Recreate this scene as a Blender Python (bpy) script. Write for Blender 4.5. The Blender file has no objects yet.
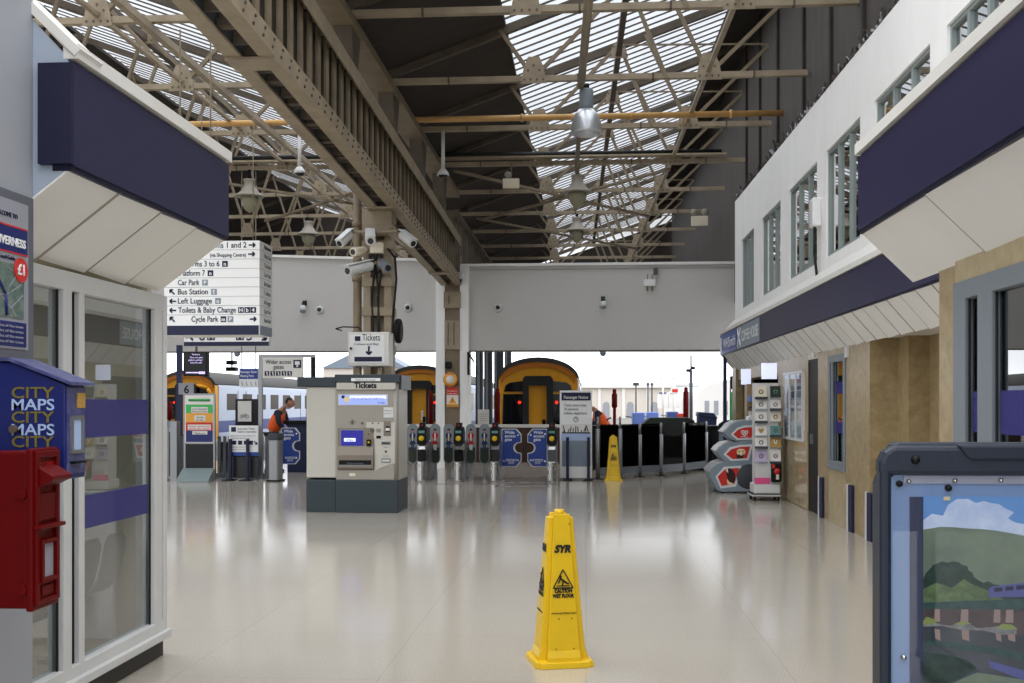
LZ = 3.6; SKY_AHEAD = .45; WORLD_HZ = 3.0; EXPOSURE = 0.08
import bpy, bmesh, math, random
from mathutils import Vector, Matrix
random.seed(7)
SC = bpy.context.scene
COL = SC.collection
PI = math.pi
# ------------------------------------------------------------------ camera
F = 1050.0; VX = 586.0; VY = 403.0; EYE = 1.6          # focal length, vanishing point, eye height (1024 x 683 frame)
PSI = math.atan((VX - 512) / F); SP, CP = math.sin(PSI), math.cos(PSI)
cd = bpy.data.cameras.new('camera'); cam = bpy.data.objects.new('camera', cd); COL.objects.link(cam)
cam.location = (0, 0, EYE); cam.rotation_euler = (PI / 2, 0, PSI)
cd.sensor_width = 36; cd.lens = 36 * F / 1024; cd.shift_y = (VY - 341.5) / 1024
cd.clip_start = .05; cd.clip_end = 800
SC.camera = cam
def ray(px, py):
    a = (px - 512) / F
    return -SP + a * CP, CP + a * SP, (VY - py) / F
def aY(px, py, Y):                                       # point seen at a pixel, standing at distance Y
    x, y, b = ray(px, py); t = Y / y
    return Vector((x * t, Y, EYE + b * t))
def aX(px, py, X):
    x, y, b = ray(px, py); t = X / x
    return Vector((X, y * t, EYE + b * t))
def fX(px, Y): return aY(px, VY, Y).x
def fZ(px, py, Y): return aY(px, py, Y).z
def yX(px, X): return aX(px, VY, X).y
# ------------------------------------------------------------------ colour / materials
def lin(h):
    h = h.lstrip('#'); v = [int(h[i:i + 2], 16) / 255 for i in (0, 2, 4)]
    return tuple(((c + .055) / 1.055) ** 2.4 if c > .04045 else c / 12.92 for c in v) + (1,)
M = {}
def mat(name, col, rough=.6, metal=0, spec=.4, noise=0, nscale=6, bump=0, bscale=40, emit=0, coat=0, col2=None, stretch=None):
    m = bpy.data.materials.new(name); m.use_nodes = True
    n = m.node_tree.nodes; l = m.node_tree.links; b = n['Principled BSDF']
    c = lin(col)
    b.inputs['Base Color'].default_value = c
    b.inputs['Roughness'].default_value = rough; b.inputs['Metallic'].default_value = metal
    b.inputs['Specular IOR Level'].default_value = spec
    if coat: b.inputs['Coat Weight'].default_value = coat; b.inputs['Coat Roughness'].default_value = .15
    tc = n.new('ShaderNodeTexCoord'); vec = tc.outputs['Object']
    if stretch:
        mp = n.new('ShaderNodeMapping'); mp.inputs['Scale'].default_value = stretch
        l.new(vec, mp.inputs['Vector']); vec = mp.outputs['Vector']
    if noise or col2:
        t = n.new('ShaderNodeTexNoise'); t.inputs['Scale'].default_value = nscale; t.inputs['Detail'].default_value = 6
        t.inputs['Roughness'].default_value = .65
        l.new(vec, t.inputs['Vector'])
        r = n.new('ShaderNodeValToRGB'); r.color_ramp.elements[0].position = .35; r.color_ramp.elements[1].position = .68
        k = 1 - noise
        c2 = lin(col2) if col2 else tuple(x * k for x in c[:3]) + (1,)
        r.color_ramp.elements[0].color = c2; r.color_ramp.elements[1].color = c
        l.new(t.outputs['Fac'], r.inputs['Fac']); l.new(r.outputs['Color'], b.inputs['Base Color'])
    if bump:
        t2 = n.new('ShaderNodeTexNoise'); t2.inputs['Scale'].default_value = bscale; t2.inputs['Detail'].default_value = 3
        l.new(vec, t2.inputs['Vector'])
        bp = n.new('ShaderNodeBump'); bp.inputs['Strength'].default_value = bump; bp.inputs['Distance'].default_value = .01
        l.new(t2.outputs['Fac'], bp.inputs['Height']); l.new(bp.outputs['Normal'], b.inputs['Normal'])
    if emit:
        b.inputs['Emission Color'].default_value = c; b.inputs['Emission Strength'].default_value = emit
    M[name] = m
    return m
def glassmat(name, tint, refl=1.0, rough=.02, base=.04):
    m = bpy.data.materials.new(name); m.use_nodes = True
    n = m.node_tree.nodes; l = m.node_tree.links; n.remove(n['Principled BSDF'])
    t = n.new('ShaderNodeBsdfTransparent'); t.inputs[0].default_value = tint
    g = n.new('ShaderNodeBsdfGlossy'); g.inputs['Roughness'].default_value = rough; g.inputs[0].default_value = (1, 1, 1, 1)
    f = n.new('ShaderNodeFresnel'); f.inputs['IOR'].default_value = 1.5
    a = n.new('ShaderNodeMath'); a.operation = 'MULTIPLY_ADD'; a.inputs[1].default_value = refl; a.inputs[2].default_value = base; a.use_clamp = True
    mx = n.new('ShaderNodeMixShader')
    ge = n.new('ShaderNodeNewGeometry'); iv = n.new('ShaderNodeMath'); iv.operation = 'SUBTRACT'; iv.inputs[0].default_value = 1; l.new(ge.outputs['Backfacing'], iv.inputs[1]); ml = n.new('ShaderNodeMath'); ml.operation = 'MULTIPLY'   # reflect once, at the face met first
    l.new(f.outputs[0], a.inputs[0]); l.new(a.outputs[0], ml.inputs[0]); l.new(iv.outputs[0], ml.inputs[1]); l.new(ml.outputs[0], mx.inputs[0]); l.new(t.outputs[0], mx.inputs[1]); l.new(g.outputs[0], mx.inputs[2])
    l.new(mx.outputs[0], n['Material Output'].inputs[0]); M[name] = m
    return m
mat('steel_cream', '9c8d76', .55, noise=.28, nscale=3, bump=.15)
mat('steel_tan', '85765f', .55, noise=.35, nscale=2.5, bump=.15)
mat('steel_dirty', '5c5144', .65, noise=.4, nscale=3)
mat('fill_panel', 'f4f4ee', .4, emit=1.2)
mat('rivet', '5a5044', .6)
mat('dark_board', '39322c', .85, noise=.35, nscale=2, stretch=(1, 6, 1))
mat('grime_wall', '4a443f', .8, noise=.3, nscale=4, stretch=(1, 1, .2))
mat('seam', 'a8a397', .8)
mat('black_gap', '0b0a0a', .8)
mat('pipe_yellow', 'c79a5c', .5, noise=.15)
mat('white_wall', 'efeeeb', .6, noise=.06, nscale=3, stretch=(1, 1, .3))
mat('fascia_grey', 'c6c3bf', .6, noise=.03, nscale=2)
mat('pier_grey', '9b9da3', .55, noise=.06, nscale=3)
mat('canopy_white', 'd9d6cf', .5, noise=.05, nscale=2)
mat('soffit', 'ebe9e4', .5, noise=.04, nscale=2)
mat('end_plate', '9fa9b8', .55, noise=.04)
mat('navy', '201e40', .38, spec=.4)
mat('navy_dark', '10112e', .45)
mat('sign_grey', '7b8794', .4)
mat('stone', 'a99570', .35, col2='8e7b58', nscale=9, bump=.05, spec=.5)
mat('stone_light', 'b9a988', .3, col2='a3926e', nscale=9, spec=.5)
mat('stone_gloss', 'b3a284', .1, col2='9e8c6a', nscale=7, spec=.6)
mat('frame_grey', '737a80', .45)
mat('frame_white', 'cfcfcd', .35, noise=.05)
mat('plinth_dark', '3b3835', .6)
mat('rubber', '191919', .6)
mat('black', '0e0e10', .5, spec=.2)
mat('black_gloss', '0c0c10', .15, spec=.6)
mat('white', 'e6e6e4', .5)
mat('ink', '15183a', .6)
mat('ink_black', '141414', .6)
mat('yellow', 'e2b808', .42, noise=.08, nscale=8, spec=.5)
mat('yellow_edge', '9c6a10', .6)
mat('train_yellow', 'e09a10', .4, noise=.1)
mat('train_orange', 'b86a10', .4, noise=.1)
mat('train_roof', '3a3836', .6, noise=.2)
mat('train_silver', 'b9c3d6', .35)
mat('train_blue', '3a4a86', .35)
mat('dark_glass', '0c0e13', .1, spec=.3)
mat('red', 'a3100f', .35, coat=.3)
mat('post_red', '5c0305', .45, noise=.08, spec=.12)
mat('sign_red', 'c22a20', .5)
mat('orange_vest', 'f2601c', .6, emit=0)
mat('vest_stripe', 'c8ccc0', .4)
mat('skin', 'a87560', .55)
mat('hair', '1c1613', .7)
mat('trousers', '1a1c22', .8)
mat('jacket', '1d2230', .8)
mat('kiosk_silver', '9a958b', .38, metal=.15, noise=.04)
mat('kiosk_cream', 'b8b5ab', .45)
mat('kiosk_bronze', '7e756a', .4, metal=.3)
mat('kiosk_slate', '2f393f', .45)
mat('steel_brushed', '8f9092', .35, metal=.7)
mat('chrome', 'b8b8b8', .15, metal=.9)
mat('screen_blue', '2c2c86', .2, emit=.5)
mat('screen_pale', '8fa0dc', .2, emit=.55)
mat('screen_glow_white', 'dfe6ff', .2, emit=.6)
mat('led_red', 'ff2010', .3, emit=2.5)
mat('led_orange', 'ff8a20', .3, emit=2)
mat('led_yellow', 'c9a410', .3, emit=.12)
mat('gate_red', '8a1510', .3, emit=.3)
mat('screen_text', 'd8c8ff', .3, emit=.7)
mat('blue_sign', '1d3c8c', .4)
mat('paddle_grey', '7d8488', .3)
mat('paddle_green', '23301f', .4, noise=.3, nscale=20)
mat('icecream_grey', '7f8d96', .35)
mat('icecream_white', 'd5d8da', .35)
mat('pink', 'd8508a', .5)
mat('green', '3fae58', .5)
mat('dark_green', '1c2a22', .5)
mat('amber', 'e0a040', .5)
mat('brown_wall', '43291f', .6, noise=.3)
mat('choc', '2c140c', .5)
mat('buff', 'e0cba0', .6)
mat('lamp_alu', 'd4d6d8', .34, metal=.7, noise=.05)
mat('lamp_grey', '7d868c', .45)
mat('lantern_white', '968f82', .5, noise=.1)
mat('lantern_glass', '8d8a72', .2)
mat('map_blue', '141e62', .4)
mat('map_gold', '766a28', .5)
mat('map_pale', 'a9bde0', .5)
mat('map_print', '2c2f66', .35, col2='5c5f88', nscale=22)
mat('map_town', '7c8577', .4, col2='44605a', nscale=25)
mat('poster_frame', '5c5e66', .4)
mat('poster_white', '92929b', .4)
mat('sky_print', '6c97cc', .5)
mat('cloud_print', 'e6e8f0', .5, col2='aebcdc', nscale=9)
mat('hill_print', '80896f', .5, col2='667060', nscale=9)
mat('tree_print', '2a4434', .5, col2='16281f', nscale=40)
mat('bush_print', '6d7f4a', .5, col2='46583a', nscale=40)
mat('water_print', '4d4d52', .5, col2='33383c', nscale=9)
mat('bridge_print', '33544e', .5, col2='233a38', nscale=60)
mat('pier_print', '9a8076', .5)
mat('bank_print', '5d4a48', .5, col2='443636', nscale=20)
mat('grass_print', '8b9450', .5)
mat('rock_print', '96928e', .5, col2='6c6a68', nscale=50)
mat('coach_print', '56578f', .5)
mat('board_frame', '1c2432', .45, bump=.1, bscale=200)
mat('board_blue', '7d93b8', .4)
mat('board_strip', 'a6a3ad', .35)
mat('perforated', 'a9a49a', .4, metal=.4)
mat('interior_pale', 'b7b09c', .8)
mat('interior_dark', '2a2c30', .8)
mat('blind', 'c8ccc6', .7)
mat('window_frame', '87918f', .5)
mat('tarmac', '77736e', .9)
mat('ballast', '5d564e', .95, noise=.4, nscale=30)
mat('far_wall', 'd8cfc4', .9, noise=.08, nscale=.5)
mat('far_pale', 'e4e0dc', .9)
mat('trolley_blue', '6b86cc', .5)
mat('navy_plain', '1d2547', .5)
mat('mast_grey', '3b3e44', .6)
mat('column_dark', '3b3c40', .6, noise=.2)
mat('cable', '141414', .6)
mat('alu_tray', '7d8a8a', .45)
mat('card_cream', 'd8cdb8', .6)
mat('card_lilac', 'b6a8c6', .6)
mat('card_gold', 'b08a40', .6)
mat('card_teal', '5a8a84', .6)
mat('card_white', 'dcd8d2', .6)
mat('dark_panel', '16161a', .3)
mat('photo_tile', '8b8f9c', .3, col2='c8c4bc', nscale=14)
mat('dark_tape', '33353a', .7)  # plain dark colour of the floor strip
glassmat('shop_glass', (.74, .78, .80, 1), 1.9, .01, .08)
glassmat('near_glass', (.30, .34, .38, 1), 1.3, .01, .10)
glassmat('window_glass', (.40, .43, .44, 1), 2.2, .02, .10)
glassmat('barrier_glass', (.26, .25, .24, 1), .1, .03, .0)
glassmat('acrylic', (.93, .95, .97, 1), 1.0, .02, .03)
def filmmat(name, col, f):
    m = bpy.data.materials.new(name); m.use_nodes = True; n = m.node_tree.nodes; l = m.node_tree.links; n.remove(n['Principled BSDF'])
    t = n.new('ShaderNodeBsdfTransparent'); d = n.new('ShaderNodeBsdfDiffuse'); d.inputs[0].default_value = lin(col); mx = n.new('ShaderNodeMixShader')
    tc = n.new('ShaderNodeTexCoord'); ck = n.new('ShaderNodeTexChecker'); ck.inputs['Scale'].default_value = 60; ck.inputs['Color1'].default_value = (f, f, f, 1); ck.inputs['Color2'].default_value = (f - .18, f - .18, f - .18, 1)
    l.new(tc.outputs['Object'], ck.inputs['Vector']); l.new(ck.outputs['Color'], mx.inputs[0])
    l.new(t.outputs[0], mx.inputs[1]); l.new(d.outputs[0], mx.inputs[2]); l.new(mx.outputs[0], n['Material Output'].inputs[0]); M[name] = m
filmmat('band_film', '4b4886', .7)
def roofglass(name, col):
    m = bpy.data.materials.new(name); m.use_nodes = True
    n = m.node_tree.nodes; l = m.node_tree.links; n.remove(n['Principled BSDF'])
    t = n.new('ShaderNodeBsdfTransparent'); d = n.new('ShaderNodeBsdfTranslucent'); d.inputs[0].default_value = (.85, .87, .9, 1)
    tx = n.new('ShaderNodeTexNoise'); tx.inputs['Scale'].default_value = 1.3; tx.inputs['Detail'].default_value = 5
    tc = n.new('ShaderNodeTexCoord'); l.new(tc.outputs['Object'], tx.inputs['Vector'])
    r = n.new('ShaderNodeValToRGB'); r.color_ramp.elements[0].position = .3; r.color_ramp.elements[1].position = .7
    r.color_ramp.elements[0].color = tuple(c * .8 for c in col[:3]) + (1,); r.color_ramp.elements[1].color = col
    l.new(tx.outputs['Fac'], r.inputs['Fac']); l.new(r.outputs['Color'], t.inputs[0])
    mx = n.new('ShaderNodeMixShader'); mx.inputs[0].default_value = .12
    l.new(t.outputs[0], mx.inputs[1]); l.new(d.outputs[0], mx.inputs[2]); l.new(mx.outputs[0], n['Material Output'].inputs[0]); M[name] = m
roofglass('roof_glass', (.93, .95, .98, 1))
def floormat():
    m = mat('terrazzo', 'b9ac94', .16, spec=.85); n = m.node_tree.nodes; l = m.node_tree.links; b = n['Principled BSDF']
    tc = n.new('ShaderNodeTexCoord')
    v = n.new('ShaderNodeTexNoise'); v.inputs['Scale'].default_value = 120; v.inputs['Detail'].default_value = 2
    w = n.new('ShaderNodeTexNoise'); w.inputs['Scale'].default_value = .9; w.inputs['Detail'].default_value = 5
    for q in (v, w): l.new(tc.outputs['Object'], q.inputs['Vector'])
    r = n.new('ShaderNodeValToRGB'); r.color_ramp.elements[0].position = .38; r.color_ramp.elements[1].position = .6
    r.color_ramp.elements[0].color = lin('a69e92'); r.color_ramp.elements[1].color = lin('bcb4a7')
    l.new(v.outputs['Fac'], r.inputs['Fac'])
    br = n.new('ShaderNodeTexBrick'); br.offset = 0; br.inputs['Color1'].default_value = (1, 1, 1, 1); br.inputs['Color2'].default_value = (.97, .97, .97, 1)
    br.inputs['Mortar'].default_value = (.86, .85, .83, 1); br.inputs['Scale'].default_value = 1; br.inputs['Mortar Size'].default_value = .004
    br.inputs['Brick Width'].default_value = 1.2; br.inputs['Row Height'].default_value = 1.2
    l.new(tc.outputs['Object'], br.inputs['Vector'])
    mx = n.new('ShaderNodeMixRGB'); mx.blend_type = 'MULTIPLY'; mx.inputs[0].default_value = 1
    l.new(r.outputs['Color'], mx.inputs[1]); l.new(br.outputs['Color'], mx.inputs[2])
    mx2 = n.new('ShaderNodeMixRGB'); mx2.blend_type = 'MULTIPLY'; mx2.inputs[0].default_value = .35
    l.new(mx.outputs[0], mx2.inputs[1]); l.new(w.outputs['Color'], mx2.inputs[2])
    l.new(mx.outputs[0], b.inputs['Base Color'])
    rr = n.new('ShaderNodeMapRange'); rr.inputs['To Min'].default_value = .09; rr.inputs['To Max'].default_value = .16
    l.new(w.outputs['Fac'], rr.inputs['Value']); l.new(rr.outputs[0], b.inputs['Roughness'])
floormat()
# ------------------------------------------------------------------ world: bright overcast, brightest overhead and in the glare ahead
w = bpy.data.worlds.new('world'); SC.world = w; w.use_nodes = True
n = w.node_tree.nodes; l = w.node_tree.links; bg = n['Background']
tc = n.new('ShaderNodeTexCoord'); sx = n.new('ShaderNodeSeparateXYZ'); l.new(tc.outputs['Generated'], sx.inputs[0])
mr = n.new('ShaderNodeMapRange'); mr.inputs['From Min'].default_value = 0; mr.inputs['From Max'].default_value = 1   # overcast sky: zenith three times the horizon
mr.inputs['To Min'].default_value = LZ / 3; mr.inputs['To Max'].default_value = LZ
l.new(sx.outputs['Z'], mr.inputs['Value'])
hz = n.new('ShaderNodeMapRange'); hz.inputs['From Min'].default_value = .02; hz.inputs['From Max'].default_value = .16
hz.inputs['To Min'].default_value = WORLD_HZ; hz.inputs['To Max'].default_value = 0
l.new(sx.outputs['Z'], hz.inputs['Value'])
dk = n.new('ShaderNodeMapRange'); dk.inputs['From Min'].default_value = .6; dk.inputs['From Max'].default_value = .9; dk.inputs['To Min'].default_value = 1; dk.inputs['To Max'].default_value = SKY_AHEAD   # sky ahead dimmed, shaped so the roof panes stay below white
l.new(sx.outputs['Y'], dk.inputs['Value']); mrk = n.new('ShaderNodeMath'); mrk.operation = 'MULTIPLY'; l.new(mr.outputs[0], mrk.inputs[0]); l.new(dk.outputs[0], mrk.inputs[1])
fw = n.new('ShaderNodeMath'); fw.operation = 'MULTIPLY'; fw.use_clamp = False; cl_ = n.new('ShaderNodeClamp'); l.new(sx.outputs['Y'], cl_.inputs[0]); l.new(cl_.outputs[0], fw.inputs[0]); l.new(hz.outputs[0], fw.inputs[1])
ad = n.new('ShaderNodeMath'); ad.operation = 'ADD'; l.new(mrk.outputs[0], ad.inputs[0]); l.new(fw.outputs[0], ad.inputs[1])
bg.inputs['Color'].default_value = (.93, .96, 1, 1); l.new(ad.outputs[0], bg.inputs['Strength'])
SC.view_settings.view_transform = 'Standard'; SC.view_settings.look = 'None'; SC.view_settings.gamma = 1
SC.view_settings.use_curve_mapping = False; SC.view_settings.exposure = EXPOSURE
SC.cycles.use_denoising = True; SC.cycles.max_bounces = 10; SC.cycles.diffuse_bounces = 5; SC.cycles.transparent_max_bounces = 16
SC.cycles.sample_clamp_indirect = 6
# ------------------------------------------------------------------ building helpers
LOC = {}; JR = random.Random(11)
class MB:
    def __init__(s): s.b = bmesh.new(); s.ms = []; s.i = 0
    def m(s, name):
        if name not in s.ms: s.ms.append(name)
        s.i = s.ms.index(name); return s
    def face(s, pts):
        f = s.b.faces.new([s.b.verts.new(p) for p in pts]); f.material_index = s.i; return s
    def hexa(s, p):
        v = [s.b.verts.new(q) for q in p]
        for q in ((0, 3, 2, 1), (4, 5, 6, 7), (0, 1, 5, 4), (1, 2, 6, 5), (2, 3, 7, 6), (3, 0, 4, 7)):
            f = s.b.faces.new([v[k] for k in q]); f.material_index = s.i
        return s
    def box(s, x0, y0, z0, x1, y1, z1):
        e = JR.random() * .0005; x0, x1 = min(x0, x1) + e, max(x0, x1) - e; y0, y1 = min(y0, y1) + e, max(y0, y1) - e; z0, z1 = min(z0, z1) + e, max(z0, z1) - e
        return s.hexa([(x0, y0, z0), (x1, y0, z0), (x1, y1, z0), (x0, y1, z0), (x0, y0, z1), (x1, y0, z1), (x1, y1, z1), (x0, y1, z1)])
    def bar(s, p, q, w, h, up=(0, 0, 1)):
        p, q = Vector(p), Vector(q); d = (q - p).normalized(); u = Vector(up)
        sd = d.cross(u)
        if sd.length < 1e-3: sd = d.cross(Vector((1, 0, 0)))
        sd.normalize(); u = sd.cross(d).normalized(); a = sd * w / 2; c = u * h / 2
        return s.hexa([p - a - c, p + a - c, q + a - c, q - a - c, p - a + c, p + a + c, q + a + c, q - a + c])
    def cyl(s, p, q, r0, r1=None, n=14, caps=True):
        p, q = Vector(p), Vector(q); r1 = r0 if r1 is None else r1; d = (q - p).normalized()
        a = d.orthogonal().normalized(); c = d.cross(a)
        A = [s.b.verts.new(p + (a * math.cos(2 * PI * k / n) + c * math.sin(2 * PI * k / n)) * r0) for k in range(n)]
        B = [s.b.verts.new(q + (a * math.cos(2 * PI * k / n) + c * math.sin(2 * PI * k / n)) * r1) for k in range(n)]
        for k in range(n):
            f = s.b.faces.new([A[k], A[(k + 1) % n], B[(k + 1) % n], B[k]]); f.material_index = s.i; f.smooth = True
        if caps:
            for L in (A[::-1], B):
                f = s.b.faces.new(L); f.material_index = s.i
        return s
    def tube(s, pts, r, n=8):
        for a, b in zip(pts[:-1], pts[1:]): s.cyl(a, b, r, r, n)
        return s
    def lathe(s, prof, c=(0, 0, 0), n=20, axis='z', ring=False):
        if ring: prof = list(prof) + [prof[0]]
        rings = []
        for r, h in prof:
            ring = []
            for k in range(n):
                u, v = r * math.cos(2 * PI * k / n), r * math.sin(2 * PI * k / n)
                p = (u, v, h) if axis == 'z' else ((h, u, v) if axis == 'x' else (u, h, v))
                ring.append(s.b.verts.new(Vector(c) + Vector(p)))
            rings.append(ring)
        for A, B in zip(rings[:-1], rings[1:]):
            for k in range(n):
                f = s.b.faces.new([A[k], A[(k + 1) % n], B[(k + 1) % n], B[k]]); f.material_index = s.i; f.smooth = True
        for R_ in (() if ring else (rings[0][::-1], rings[-1])):
            f = s.b.faces.new(R_); f.material_index = s.i
        return s
    def prism(s, poly, a, b, plane='xz'):
        def P(u, v, w): return {'xz': (u, w, v), 'yz': (w, u, v), 'xy': (u, v, w)}[plane]
        A = [s.b.verts.new(P(u, v, a)) for u, v in poly]; B = [s.b.verts.new(P(u, v, b)) for u, v in poly]; n = len(poly)
        for k in range(n):
            f = s.b.faces.new([A[k], A[(k + 1) % n], B[(k + 1) % n], B[k]]); f.material_index = s.i
        for L in (A[::-1], B):
            f = s.b.faces.new(L); f.material_index = s.i
        return s
    def build(s, name, m=None, parent=None, bev=0, smooth=False, wn=False):
        bmesh.ops.recalc_face_normals(s.b, faces=s.b.faces)
        me = bpy.data.meshes.new(name)
        off = LOC.get(parent.name, Vector((0, 0, 0))) if parent else Vector((0, 0, 0))
        if off.length: bmesh.ops.translate(s.b, verts=s.b.verts, vec=-off)
        s.b.to_mesh(me); s.b.free()
        if s.ms:
            for q in s.ms: me.materials.append(M[q])
        else: me.materials.append(M[m])
        o = bpy.data.objects.new(name, me); COL.objects.link(o)
        if parent: o.parent = parent; LOC[o.name] = off
        if smooth:
            for p in me.polygons: p.use_smooth = True
        if bev:
            md = o.modifiers.new('bevel', 'BEVEL'); md.width = bev; md.segments = 2; md.limit_method = 'ANGLE'
        return o
def thing(name, label, cat, loc=(0, 0, 0), rz=0, group=None):
    o = bpy.data.objects.new(name, None); COL.objects.link(o); o.location = loc; o.rotation_euler = (0, 0, rz)
    o.empty_display_size = .1; LOC[o.name] = Vector(loc); o['label'] = label; o['category'] = cat
    if group: o['group'] = group
    return o
def tag(o, label, cat, group=None):
    o['label'] = label; o['category'] = cat
    if group: o['group'] = group
    return o
def struct(o): o['kind'] = 'structure'; return o
def copy_tree(o, parent=None):
    c = o.copy(); COL.objects.link(c)
    if parent: c.parent = parent
    for ch in list(o.children): copy_tree(ch, c)
    return c
def dup(o, loc=None, rz=None, label=None, group=None):
    c = copy_tree(o)
    if loc is not None: c.location = loc
    if rz is not None: c.rotation_euler = (0, 0, rz)
    if label: c['label'] = label
    if group: c['group'] = group
    return c
ROT = {'-y': (PI / 2, 0, 0), '+x': (PI / 2, 0, PI / 2), '-x': (PI / 2, 0, -PI / 2), '+y': (PI / 2, 0, PI)}
def text(st, h, loc, m, parent=None, face='-y', width=None, align='LEFT', name='lettering', ex=.0015, shear=0, bold=0, rz=None):
    cu = bpy.data.curves.new('t', 'FONT'); cu.body = st; cu.size = h / .69; cu.extrude = ex; cu.shear = shear; cu.offset = bold * h
    cu.align_x = align; cu.resolution_u = 3
    o = bpy.data.objects.new('t', cu); COL.objects.link(o)
    bpy.context.view_layer.update()
    dg = bpy.context.evaluated_depsgraph_get(); me = bpy.data.meshes.new_from_object(o.evaluated_get(dg))
    bpy.data.objects.remove(o); bpy.data.curves.remove(cu)
    if width:
        xs = [v.co.x for v in me.vertices]
        if xs:
            k = width / max(1e-6, max(xs) - min(xs)); mid = {'LEFT': min(xs), 'CENTER': (min(xs) + max(xs)) / 2, 'RIGHT': max(xs)}[align]
            for v in me.vertices: v.co.x = (v.co.x - mid) * k
    e = Matrix.Rotation(ROT[face][2], 4, 'Z') @ Matrix.Rotation(PI / 2, 4, 'X')
    off = LOC.get(parent.name, Vector((0, 0, 0))) if parent else Vector((0, 0, 0))
    me.transform(Matrix.Translation(Vector(loc) - off) @ e)
    me.materials.clear(); me.materials.append(M[m]); me.name = name
    r = bpy.data.objects.new(name, me); COL.objects.link(r)
    if parent: r.parent = parent; LOC[r.name] = off
    return r
ORD = 'first second third fourth fifth sixth seventh eighth ninth tenth eleventh twelfth thirteenth fourteenth fifteenth'.split()
def arc(cx, cz, r, a0, a1, n=8): return [(cx + r * math.cos(a0 + (a1 - a0) * k / n), cz + r * math.sin(a0 + (a1 - a0) * k / n)) for k in range(n + 1)]
def rrect(x0, z0, x1, z1, r, n=5):
    return arc(x1 - r, z0 + r, r, -PI / 2, 0, n) + arc(x1 - r, z1 - r, r, 0, PI / 2, n) + arc(x0 + r, z1 - r, r, PI / 2, PI, n) + arc(x0 + r, z0 + r, r, PI, 1.5 * PI, n)
# ================================================================== THE SETTING
WR = 3.3                                                    # face of the far building on the right
b = MB(); b.box(-30, -9, -.3, 9, 28.5, 0); struct(b.build('floor', 'terrazzo'))
b = MB(); b.box(-16.5, 28.5, -.3, -8.6, 120, 0); struct(b.build('floor_platform_six', 'tarmac'))
b = MB(); b.box(-5.4, 28.5, -.3, -3.3, 120, 0); struct(b.build('floor_platform_four', 'tarmac'))
b = MB(); b.box(.2, 28.5, -.3, 9, 120, 0); struct(b.build('floor_platform_two', 'tarmac'))
b = MB(); b.box(-60, -40, -1.4, 60, 400, -1.0); struct(b.build('ground', 'ballast'))
# fascia wall across the hall, above the ticket gates
FY = 25.5
b = MB(); b.m('fascia_grey')
b.prism([(-16, 2.9), (3.6, 2.84), (3.6, 4.93), (-2.9, 4.93), (-3.5, 5.05), (-16, 5.5)], FY, FY + .35)
b.m('white_wall').bar((-16, FY + .15, 5.53), (-3.5, FY + .15, 5.08), .45, .06).bar((-3.2, FY + .15, 4.96), (3.6, FY + .15, 4.96), .45, .06)
b.m('steel_dirty').box(-16, FY - .02, 2.845, 3.6, FY, 2.88)
b.m('sign_grey').box(-3.0, FY - .012, 4.84, 3.6, FY, 4.85)
struct(b.build('wall_back'))
b = MB(); b.box(-30, FY + .05, 0, -16, FY + .3, 6); struct(b.build('wall_back_side', 'fascia_grey'))
# ---- far building on the right: ground floor
b = MB()
Yp = lambda px: yX(px, WR)
y_end = 23.7
def wseg(pa, pb, z0=0, z1=2.36, m='stone', x0=WR, x1=WR + .35): b.m(m).box(x0, pa, z0, x1, pb, z1)
yd0, yd1 = Yp(818), Yp(808)                                  # doorway
yw0, yw1 = Yp(846), Yp(829)                                  # tall window
ys = Yp(778)                                                # end of the stone front, then the open shop
wseg(12.5, yw0); wseg(yw1, yd0); wseg(yd1, ys); wseg(yw0, yw1, 0, .72, 'stone_light'); wseg(yw0, yw1, 2.24, 2.36)
wseg(yd0, yd1, 2.24, 2.36, 'stone_light'); wseg(yd1 + .02, ys - .1, .02, 1.18, 'stone_gloss', WR - .015, WR)
wseg(23.2, y_end); wseg(ys, 23.2, 2.1, 2.36)
wseg(12.5, 12.85, 0, 2.36, 'stone', WR + .3, WR + .55)         # return of the end pier
b.m('stone').box(3.85, 6.0, 0, 4.1, 12.5, 2.4)                # recessed side wall
b.m('stone').box(3.62, 12.1, 0, 3.85, 12.5, 2.4)
b.m('canopy_white').box(3.32, 6.1, 2.36, 4.1, 12.6, 2.5)         # soffit over the recess
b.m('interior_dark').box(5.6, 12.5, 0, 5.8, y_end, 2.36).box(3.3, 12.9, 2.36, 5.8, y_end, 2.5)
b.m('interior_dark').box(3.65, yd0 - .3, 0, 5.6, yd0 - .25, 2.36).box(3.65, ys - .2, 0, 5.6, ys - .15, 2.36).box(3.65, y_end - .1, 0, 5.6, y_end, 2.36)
struct(b.build('wall_right_lower'))
# ---- upper storey with its windows
b = MB(); b.m('white_wall')
wins = [(741.6, 753.8), (762, 780.5), (789, 817), (826, 860), (874.5, 930), (947, 1007), (1026, 1110)]
wins = [(Yp(q), Yp(p)) for p, q in wins]                     # near edge, far edge
ZB, ZT = 3.6, 5.06
cuts = [3.0] + [v for a in wins[::-1] for v in a] + [23.6]
for a, c in zip(cuts[0::2], cuts[1::2]): b.box(WR, a, ZB, WR + .4, c, ZT)
b.box(WR + .002, 3.0, 3.2, WR + .4, 23.6, ZB)
b.hexa([(WR, 3, ZT), (WR + .4, 3, ZT), (WR + .4, 23.6, ZT), (WR, 23.6, ZT), (WR, 3, 5.70), (WR + .4, 3, 5.70), (WR + .4, 23.6, 6.07), (WR, 23.6, 6.07)])
b.box(WR + .4, 23.3, 3.2, 7, 23.6, 6.0).box(WR + .4, 3, 3.2, 7, 3.3, 6).box(7, 3, 3.2, 7.2, 23.6, 6)
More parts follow.
